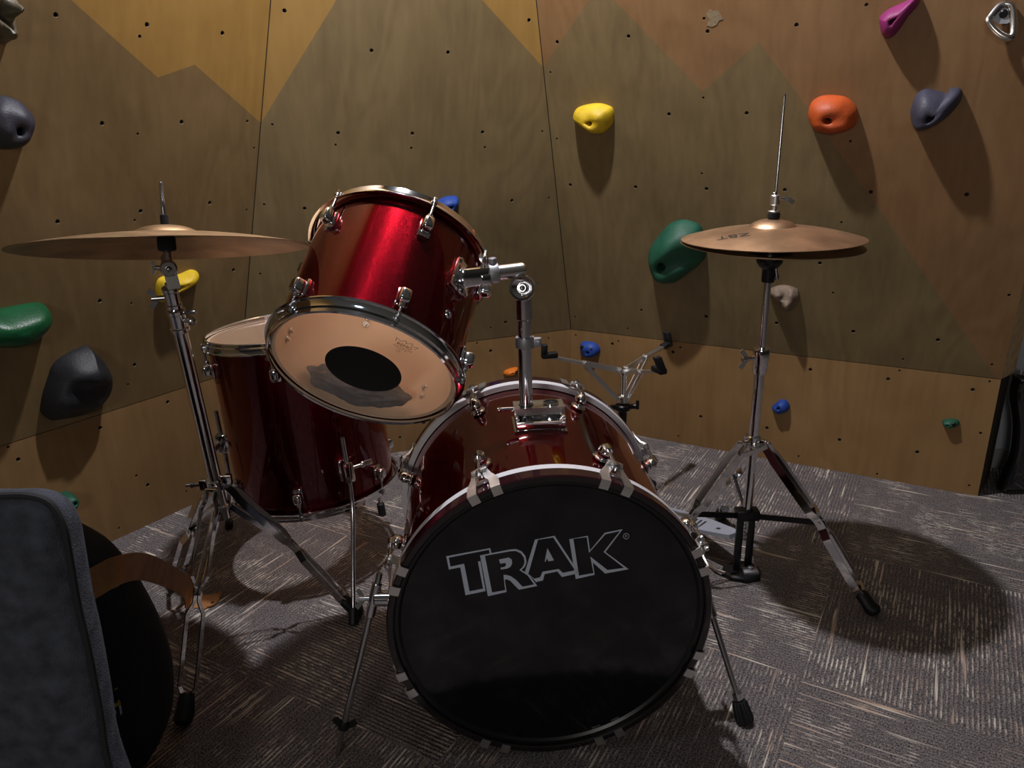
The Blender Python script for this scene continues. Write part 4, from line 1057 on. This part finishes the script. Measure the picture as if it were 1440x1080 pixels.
# seat under the lower cymbal
zs = .752
bm = B(); lathe(bm, [(.0078, -.062), (.0125, -.062), (.0130, -.058), (.0130, -.036), (.0200, -.030), (.0255, -.022), (.0262, -.018), (.0262, -.002), (.0250, .0), (.0078, .0)], 32, M=Mx.Translation((HX, HY, zs)))
se = obj('cymbal_seat', bm, BLACKMETAL, hst, local=False, origin=(HX, HY, zs))
bm = B(); cyl(bm, (HX + .010, HY - .010, zs - .030), (HX + .014, HY - .014, zs - .056), .0036, 10); cyl(bm, (HX + .0125, HY - .0125, zs - .046), (HX + .0132, HY - .0132, zs - .052), .0052, 10); obj('tilt_screw', bm, STEEL, se, local=False)
zt_ = .778 + hpr[0][1]
bm = B(); cyl(bm, (HX, HY, zs - .001), (HX, HY, .742), .010); cyl(bm, (HX, HY, zt_ - .031), (HX, HY, zt_ - .003), .009, 18); cyl(bm, (HX, HY, zs + .022), (HX, HY, zs + .0255), .020, 24); obj('felt_washer', bm, FELT, hst, local=False)
bm = B(); cyl(bm, (HX, HY, zt_ + .0005), (HX, HY, zt_ + .013), .0122, 24); clf = obj('clutch_felt', bm, FELT, hst, local=False)
bm = B(); cyl(bm, (HX, HY, zt_ + .013), (HX, HY, zt_ + .0165), .0118, 20); tube(bm, [(HX, HY, zt_ + .016), (HX, HY, zt_ + .029)], .0048, 12); cyl(bm, (HX, HY, zt_ + .027), (HX, HY, zt_ + .047), .0095, 20); cyl(bm, (HX - .003, HY - .002, zt_ + .046), (HX - .003, HY - .002, zt_ + .052), .0036, 8)
clu = obj('clutch', bm, BRUSHED, hst, local=False, origin=(HX, HY, zt_))
bm = B(); cw_ = V((HX + .009, HY - .003, zt_ + .040)); cyl(bm, cw_ - V((.002, 0, 0)), cw_ + V((.008, 0, -.001)), .0036, 10); bar(bm, [cw_ + V((.006, 0, .001)), cw_ + V((.018, -.002, -.003)), cw_ + V((.026, -.003, -.009))], (0, 1, 0), .0085, .004); obj('wing_bolt', bm, NICKEL, clu, local=False)
# tripod
zcol = hz(619)
bm = B(); cyl(bm, (HX, HY, zcol - .013), (HX, HY, zcol + .013), .0155, 22); 
for a in (-33, 100, 205):
    h = V((math.cos(math.radians(a)), math.sin(math.radians(a)), 0)); box(bm, V((HX, HY, zcol - .003)) + h * .020, h, UPW, h.cross(UPW), .009, .009, .006, .002)
hcol = obj('collar', bm, CHROME, hst, local=False, origin=(HX, HY, zcol))
bm = B(); c_ = V((HX, HY - .016, zcol - .010)); cyl(bm, c_ + V((0, .004, 0)), c_ + V((0, -.012, 0)), .004, 10); bar(bm, [c_ + V((.020, -.012, .008)), c_ + V((0, -.014, -.002)), c_ + V((-.030, -.012, -.012))], (0, 1, 0), .010, .005); obj('wing_bolt', bm, NICKEL, hcol, local=False)
zlow = hz(722)
bm = B(); box(bm, (HX, HY, zlow), (1, 0, 0), (0, 1, 0), UPW, .026, .016, .012, .003); cyl(bm, (HX, HY, zlow - .012), (HX, HY, zlow + .016), .0145, 22)
obj('lower_collar', bm, BLACKMETAL, hst, local=False, origin=(HX, HY, zlow))
for ft_, jp in ((onfloor(1229, 866), (1147, 716)), (V((.286, 1.452, 0)), (974, 704)), (onfloor(1012, 731), None)):
    h = V((ft_.x - HX, ft_.y - HY, 0)).normalized(); top = V((HX, HY, zcol - .004)) + h * .026
    jn = top + (ft_ - top) * .50 + V((0, 0, .016))
    twin_leg(hst, top, jn, ft_, gap=.0135, w_=.018, m_=CHROME)
    bm = B(); sd = V((-h.y, h.x, 0)); bar(bm, [V((HX, HY, zlow)) + h * .022, jn], sd, .013, .003); cyl(bm, jn - sd * .006, jn + sd * .006, .0045, 10); cyl(bm, V((HX, HY, zlow)) + h * .024 - sd * .008, V((HX, HY, zlow)) + h * .024 + sd * .008, .0042, 10)
    obj('brace', bm, BLACKMETAL, hst, local=False, origin=jn, smooth=20)
# frame down to the base plate
bm = B(); yb_ = HY - .022
for dx in (-.017, .014): box(bm, (HX + dx, HY - (.010 if dx < 0 else -.004), (zlow + .004) / 2 + .002), (1, 0, 0), (0, 1, 0), UPW, .0075, .005, (zlow - .004) / 2, .001)
obj('frame_bar', bm, BLACKMETAL, hst, local=False)
bm = B(); bar(bm, [(HX, HY, .0), (HX, HY, .001)], (1, 0, 0), .01, .01); bm.clear()
ol_ = [(-.050, -.004), (-.036, -.030), (-.005, -.042), (.030, -.034), (.040, -.010), (.030, .030), (-.010, .036), (-.040, .020)]
skin(bm, [[V((HX + x * s, HY + y * s - .006, z)) for x, y in ol_] for s, z in ((1, .0005), (1, .010), (.9, .014))]); obj('base_plate', bm, BLACKMETAL, hst, local=False, origin=(HX, HY, 0))
bm = B(); box(bm, (HX + .012, HY - .022, .017), (1, 0, 0), (0, 1, 0), UPW, .017, .012, .004, .001); cyl(bm, (HX + .012, HY - .020, .020), (HX + .012, HY - .020, .028), .006, 10); obj('base_clip', bm, GREYMETAL, hst, local=False)
bm = B(); tube(bm, [(HX - .045, HY - .02, .012), (HX - .062, HY - .004, .010), (HX - .10, HY + .10, .008), (HX - .15, HY + .23, .008)], .004, 10); obj('radius_rod', bm, STEEL, hst, local=False)
toe, heel = V((HX - .020, HY + .012, .092)), V((HX - .150, HY + .255, .020))
d = (heel - toe).normalized(); sd = d.cross(UPW).normalized(); un = sd.cross(d).normalized()
bm = B(); rg = []
for t, w2 in ((0, .016), (.04, .020), (.15, .026), (.4, .037), (.7, .041), (1, .041)):
    c = toe + (heel - toe) * t; rg.append([c - sd * w2 - un * .005, c + sd * w2 - un * .005, c + sd * w2 + un * .005, c - sd * w2 + un * .005])
skin(bm, rg); pdl = obj('pedal_board', bm, simple('blue_grey_cast_plate', (.42, .45, .52), .5, .25), hst, local=False, origin=toe, smooth=0)
bm = B()
def pd_(t, w_): return toe + (heel - toe) * t + sd * w_ + un * .0053
bm.faces.new([bm.verts.new(pd_(*p)) for p in ((.16, -.004), (.20, -.006), (.21, .004), (.17, .005))])
obj('toe_slot', bm, INK, pdl, local=False, smooth=0); bm = B()
for i in range(4): bm.faces.new([bm.verts.new(pd_(*p)) for p in ((.34 + i * .055, -.020 + i * .003), (.36 + i * .055, -.020 + i * .003), (.42 + i * .055, .018), (.395 + i * .055, .018))])
obj('tread_slots', bm, INK, pdl, local=False, smooth=0)
bm = B(); box(bm, heel - UPW * .010, d, sd, UPW, .028, .042, .010, .003); obj('heel_plate', bm, BLACKMETAL, hst, local=False)
bm = B()
for i in range(9): 
    c = V((HX - .003, HY - .004, .096 + i * .0095)); box(bm, c, (1, 0, 0), (0, 1, 0), UPW, .003, .0025, .004, .001)
obj('chain', bm, STEEL, hst, local=False)

# ---- snare stand behind the bass drum
SY = 1.86
SP = lambda px, py, dy=0.0: at(px, py, SY + dy)
hub = SP(877, 520)
sst = thing('snare_stand', 'low chrome snare stand with empty three-arm basket behind the bass drum', 'drum stand', (hub.x, hub.y, 0))
bm = B(); tube(bm, [(hub.x, hub.y, .10), (hub.x, hub.y, SP(877, 575).z)], .0115, 18); obj('lower_tube', bm, BLACKMETAL, sst, local=False)
bm = B(); tube(bm, [(hub.x, hub.y, SP(877, 572).z), (hub.x, hub.y, hub.z + .002)], .0080, 18); cyl(bm, (hub.x, hub.y, SP(877, 566).z), (hub.x, hub.y, SP(877, 555).z), .0175, 20); cyl(bm, (hub.x, hub.y, hub.z - .014), (hub.x, hub.y, hub.z + .004), .0125, 18); obj('basket_post', bm, CHROME, sst, local=False)
bm = B(); zz = SP(877, 572).z; cyl(bm, (hub.x, hub.y, zz - .010), (hub.x, hub.y, zz + .008), .020, 20); cyl(bm, (hub.x - .012, hub.y, zz), (hub.x - .034, hub.y - .004, zz), .007, 10); cyl(bm, (hub.x + .012, hub.y, zz), (hub.x + .036, hub.y - .004, zz + .002), .007, 10); box(bm, (hub.x + .038, hub.y - .004, zz + .006), (1, 0, 0), (0, 1, 0), UPW, .004, .004, .012, .001); obj('height_clamp', bm, BLACKMETAL, sst, local=False)
zlow2 = SP(877, 560).z
for el, tip, padtop, dyj, dyt in (((822, 511), (766, 500), (767, 484), -.05, -.07), ((908, 502), (940, 484), (937, 467), .07, .16), ((900, 523), (931, 522), (923, 501), -.09, -.17)):
    e_ = SP(*el, dyj); t_ = SP(*tip, dyt); u_ = SP(*padtop, dyt)
    h = V((e_.x - hub.x, e_.y - hub.y, 0)).normalized(); sd = V((-h.y, h.x, 0))
    bm = B(); bar(bm, [hub + h * .010, e_], sd, .014, .004); bar(bm, [e_ - (e_ - hub).normalized() * .01, t_], UPW, .012, .007)
    cyl(bm, e_ - sd * .008, e_ + sd * .008, .0065, 12); cyl(bm, hub + h * .012 - sd * .008, hub + h * .012 + sd * .008, .006, 12)
    lo = V((hub.x, hub.y, zlow2)) + h * .016
    for s in (-1, 1): bar(bm, [lo + sd * s * .006, e_ + sd * s * .006 - V((0, 0, .002))], sd, .009, .0022)
    ar = obj('basket_arm', bm, BRUSHED, sst, local=False, origin=hub, smooth=20)
    bm = B(); tdir = V((t_.x - e_.x, t_.y - e_.y, 0)).normalized(); ts = V((-tdir.y, tdir.x, 0))
    box(bm, t_ - tdir * .012, tdir, ts, UPW, .020, .010, .007, .003); box(bm, (t_ + u_) / 2 + tdir * .002, tdir, ts, (u_ - t_).normalized(), .0065, .010, (u_ - t_).length / 2, .003)
    obj('rubber_grip', bm, RUBBER, ar, local=False)
for a in (45, 165, 285):
    h = V((math.cos(math.radians(a)), math.sin(math.radians(a)), 0)); top = V((hub.x, hub.y, .155)) + h * .018
    twin_leg(sst, top, top + h * .07 - V((0, 0, .07)), V((hub.x, hub.y, 0)) + h * .15, gap=.008, w_=.011)
bm = B(); cyl(bm, (hub.x, hub.y, .14), (hub.x, hub.y, .172), .016, 18); obj('collar', bm, CHROME, sst, local=False)

# ------------------------------------------------------------------ bags, strap, guitar
fy, by = .74, .90
front = [at(px, py, fy) for px, py in ((-330, 800), (-240, 730), (-120, 701), (0, 698), (40, 698), (70, 708), (89, 738), (97, 775), (110, 850), (124, 910), (141, 1000), (155, 1080))]
fx = front[-1]; front += [V((fx.x + .012, fy, .12)), V((fx.x + .004, fy, .03)), V((fx.x - .04, fy, .004))]
front += [V((front[0].x, fy, .004)), V((front[0].x - .03, fy, .12))]
def rnd(loop, n=4):
    P = [V(p) for p in loop]; m_ = len(P); out = []
    for i in range(m_):
        a, b_, c, d = P[i - 1], P[i], P[(i + 1) % m_], P[(i + 2) % m_]
        for k in range(n):
            t = k / n; out.append(.5 * ((2 * b_) + (c - a) * t + (2 * a - 5 * b_ + 4 * c - d) * t * t + (3 * b_ - a - 3 * c + d) * t ** 3))
    return out
fl_ = rnd(front); cen = sum(fl_, V()) / len(fl_)
back_px = lambda p: p
def grow(p, k, dy, lift=0.0):
    q_ = cen + (p - cen) * k; return V((q_.x, fy + dy, max(q_.z + lift, .003)))
bm = B(); rings = []
for k, dy in ((.30, -.022), (.60, -.020), (.82, -.014), (.95, -.006), (1.0, 0), (1.001, .008), (.996, .017), (.978, .029), (.93, .042), (.80, .054), (.5, .060)):
    rings.append([grow(p, k, dy) for p in fl_])
skin(bm, rings)
gb = tag(obj('felt_bag', bm, FELTGREY, origin=(cen.x, fy, 0), smooth=80), 'grey wool felt bag with dark piping standing at the left edge', 'bag')
bm = B(); tube(bm, [grow(p, 1.004, -.001) for p in fl_] + [grow(fl_[0], 1.004, -.001)], .0042, 8, caps=False); obj('piping', bm, PIPING, gb, local=False)
# black bag behind
ky = 1.0
ob = [at(px, py, ky) for px, py in ((60, 728), (95, 740), (145, 772), (190, 832), (224, 900), (239, 960), (234, 1020), (205, 1072))]
zb_ = ob[-1].z
ob += [V((ob[-1].x - .05, ky, .004)), V((ob[0].x - .12, ky, .004)), V((ob[0].x - .28, ky, .10)), V((ob[0].x - .30, ky, .25)), V((ob[0].x - .18, ky, ob[0].z - .02))]
ob = [V((p.x, ky, max(p.z, .004))) for p in ob]
lp = rnd(ob); cb = sum(lp, V()) / len(lp)
bm = B(); rings = []
for k, dy in ((.3, -.060), (.65, -.056), (.85, -.046), (.95, -.034), (.99, -.018), (1.0, 0), (.99, .018), (.94, .036), (.8, .048), (.4, .052)):
    rings.append([V((cb.x + (p.x - cb.x) * k, ky + dy, max(cb.z + (p.z - cb.z) * k, .003))) for p in lp])
skin(bm, rings)
kb = tag(obj('gig_bag', bm, NYLON, origin=(cb.x, ky, 0), smooth=80), 'rounded black nylon gig bag behind the grey felt bag', 'bag')
bm = B()
yy = ky - .058
def mk(pts): bm.faces.new([bm.verts.new(at(px, py, yy)) for px, py in pts])
mk(((160, 970), (165, 966.5), (166, 968), (161, 971))); mk(((160, 990), (169, 986), (170, 990), (161, 996))); mk(((165, 986), (168, 983.5), (168.6, 986), (166, 988)))
p_ = obj('printed_mark', bm, YELLOWPRINT, kb, local=False, smooth=0); p_['label'] = 'small yellow printed strokes'
bm = B(); mk(((167, 992), (170, 991), (172, 1003), (169.5, 1006))); mk(((160, 1000), (163, 998), (164, 1004), (161, 1005))); mk(((158, 1008), (160, 1007), (160.5, 1009), (158.5, 1010)))
p_ = obj('printed_mark', bm, PRINT, kb, local=False, smooth=0); p_['label'] = 'small pale printed strokes'
# strap
cl_ = [at(108, 836, .930), at(140, 815, .930), at(170, 801, .945), at(200, 797, 1.05), at(232, 808, 1.22), at(262, 826, 1.385)]
en = onfloor(292, 846, .004); cl_ += [V((en.x - .035, en.y - .005, .010)), en, onfloor(304, 848, .004)]
ctr = bez(cl_, 8); bm = B(); rings = []; n_ = len(ctr)
for i, p in enumerate(ctr):
    d = (ctr[min(i + 1, n_ - 1)] - ctr[max(i - 1, 0)]).normalized(); t = i / (n_ - 1)
    wdv = V((.05, .35 + .5 * t, .9 - .95 * t)); wdv = (wdv - d * wdv.dot(d)).normalized(); td = d.cross(wdv).normalized()
    hw = .021 if t < .86 else (.021 + .013 * math.sin((t - .86) / .14 * PI) if t < .95 else .019 * max(.35, math.cos((t - .95) / .05 * 1.2)))
    rings.append([p + wdv * a * hw + td * b_ * .0013 for a, b_ in ((-1, -1), (1, -1), (1, 1), (-1, 1))])
skin(bm, rings)
for v in bm.verts: v.co.z = max(v.co.z, .0012)
st_ = tag(obj('guitar_strap', bm, LEATHER, origin=ctr[0], smooth=30), 'tan leather strap curling from the black bag down to the carpet', 'strap')
bm = B(); e2 = onfloor(299, 847, .0062); cyl(bm, e2 - V((0, 0, .001)), e2 + V((0, 0, .0006)), .004, 12); obj('peg_hole', bm, INK, st_, local=False)

# electric guitar at the right edge
gy = 1.90
gl = [at(px, py, gy) for px, py in ((1437, 527), (1428, 536), (1424, 560), (1428, 600), (1424, 640), (1412, 672), (1402, 700), (1401, 718), (1410, 731), (1440, 738))]
x0 = gl[-1].x
gl += [V((x0 + .10, gy, .010)), V((x0 + .22, gy, .04)), V((x0 + .26, gy, .12)), V((x0 + .20, gy, .22)), V((x0 + .21, gy, .30)), V((x0 + .24, gy, .36)), V((x0 + .22, gy, .385)), V((x0 + .16, gy, .33)), V((x0 + .10, gy, .315)), V((x0 + .055, gy, .33))]
gl = [V((p.x, gy, max(p.z, .008))) for p in gl]; gp = rnd(gl); gc = sum(gp, V()) / len(gp)
gt = thing('electric_guitar', 'glossy black electric guitar standing at the right edge beside the plywood', 'guitar', (gc.x, gy, 0))
bm = B(); rings = []
for k, dy in ((.5, -.024), (.93, -.024), (.975, -.020), (1, -.012), (1, .012), (.975, .020), (.93, .024), (.5, .024)):
    rings.append([V((gc.x + (p.x - gc.x) * k, gy + dy, max(gc.z + (p.z - gc.z) * k, .002))) for p in gp])
skin(bm, rings); obj('body', bm, GTRBLACK, gt, local=False, smooth=40)
bm = B(); rings = []
pgc = V((gc.x + .03, gy, gc.z + .02))
for s, dy in ((.62, -.0245), (.62, -.0275), (.60, -.028)):
    rings.append([V((pgc.x + (p.x - pgc.x) * s, gy + dy, pgc.z + (p.z - pgc.z) * s)) for p in gp])
skin(bm, rings); obj('pickguard', bm, WHITEPLASTIC, gt, local=False, smooth=20)
nx = x0 + .10
bm = B(); box(bm, (nx, gy - .020, .62), (1, 0, 0), (0, 1, 0), UPW, .024, .011, .32, .004); obj('neck', bm, MAPLENECK, gt, local=False)
bm = B(); box(bm, (nx, gy - .016, 1.02), (1, 0, 0), (0, 1, 0), UPW, .036, .008, .08, .004); hs_ = obj('headstock', bm, GTRBLACK, gt, local=False)
for k in range(6): 
    bm = B(); s = -1 if k < 3 else 1; cyl(bm, (nx + s * .034, gy - .016, .97 + .04 * (k % 3)), (nx + s * .052, gy - .016, .97 + .04 * (k % 3)), .006, 10); obj('tuning_peg', bm, CHROME, hs_, local=False)
bm = B(); box(bm, (nx, gy - .032, .20), (1, 0, 0), (0, 1, 0), UPW, .034, .006, .010, .002); box(bm, (nx, gy - .032, .27), (1, 0, 0), (0, 1, 0), UPW, .034, .006, .010, .002); obj('pickup', bm, BLACKMETAL, gt, local=False)
bm = B(); box(bm, (nx, gy - .033, .13), (1, 0, 0), (0, 1, 0), UPW, .036, .007, .012, .002); obj('bridge', bm, CHROME, gt, local=False)
bm = B()
for k in range(6): tube(bm, [(nx - .0175 + .007 * k, gy - .040, .13), (nx - .0175 + .007 * k, gy - .036, .94)], .0006, 6)
obj('string_set', bm, STEEL, gt, local=False)
bm = B(); sb = at(1436, 523, gy); cyl(bm, sb - V((0, 0, .008)), sb + V((0, 0, .002)), .0032, 10); cyl(bm, sb + V((0, 0, .002)), sb + V((0, 0, .006)), .0062, 14); obj('strap_button', bm, CHROME, gt, local=False)
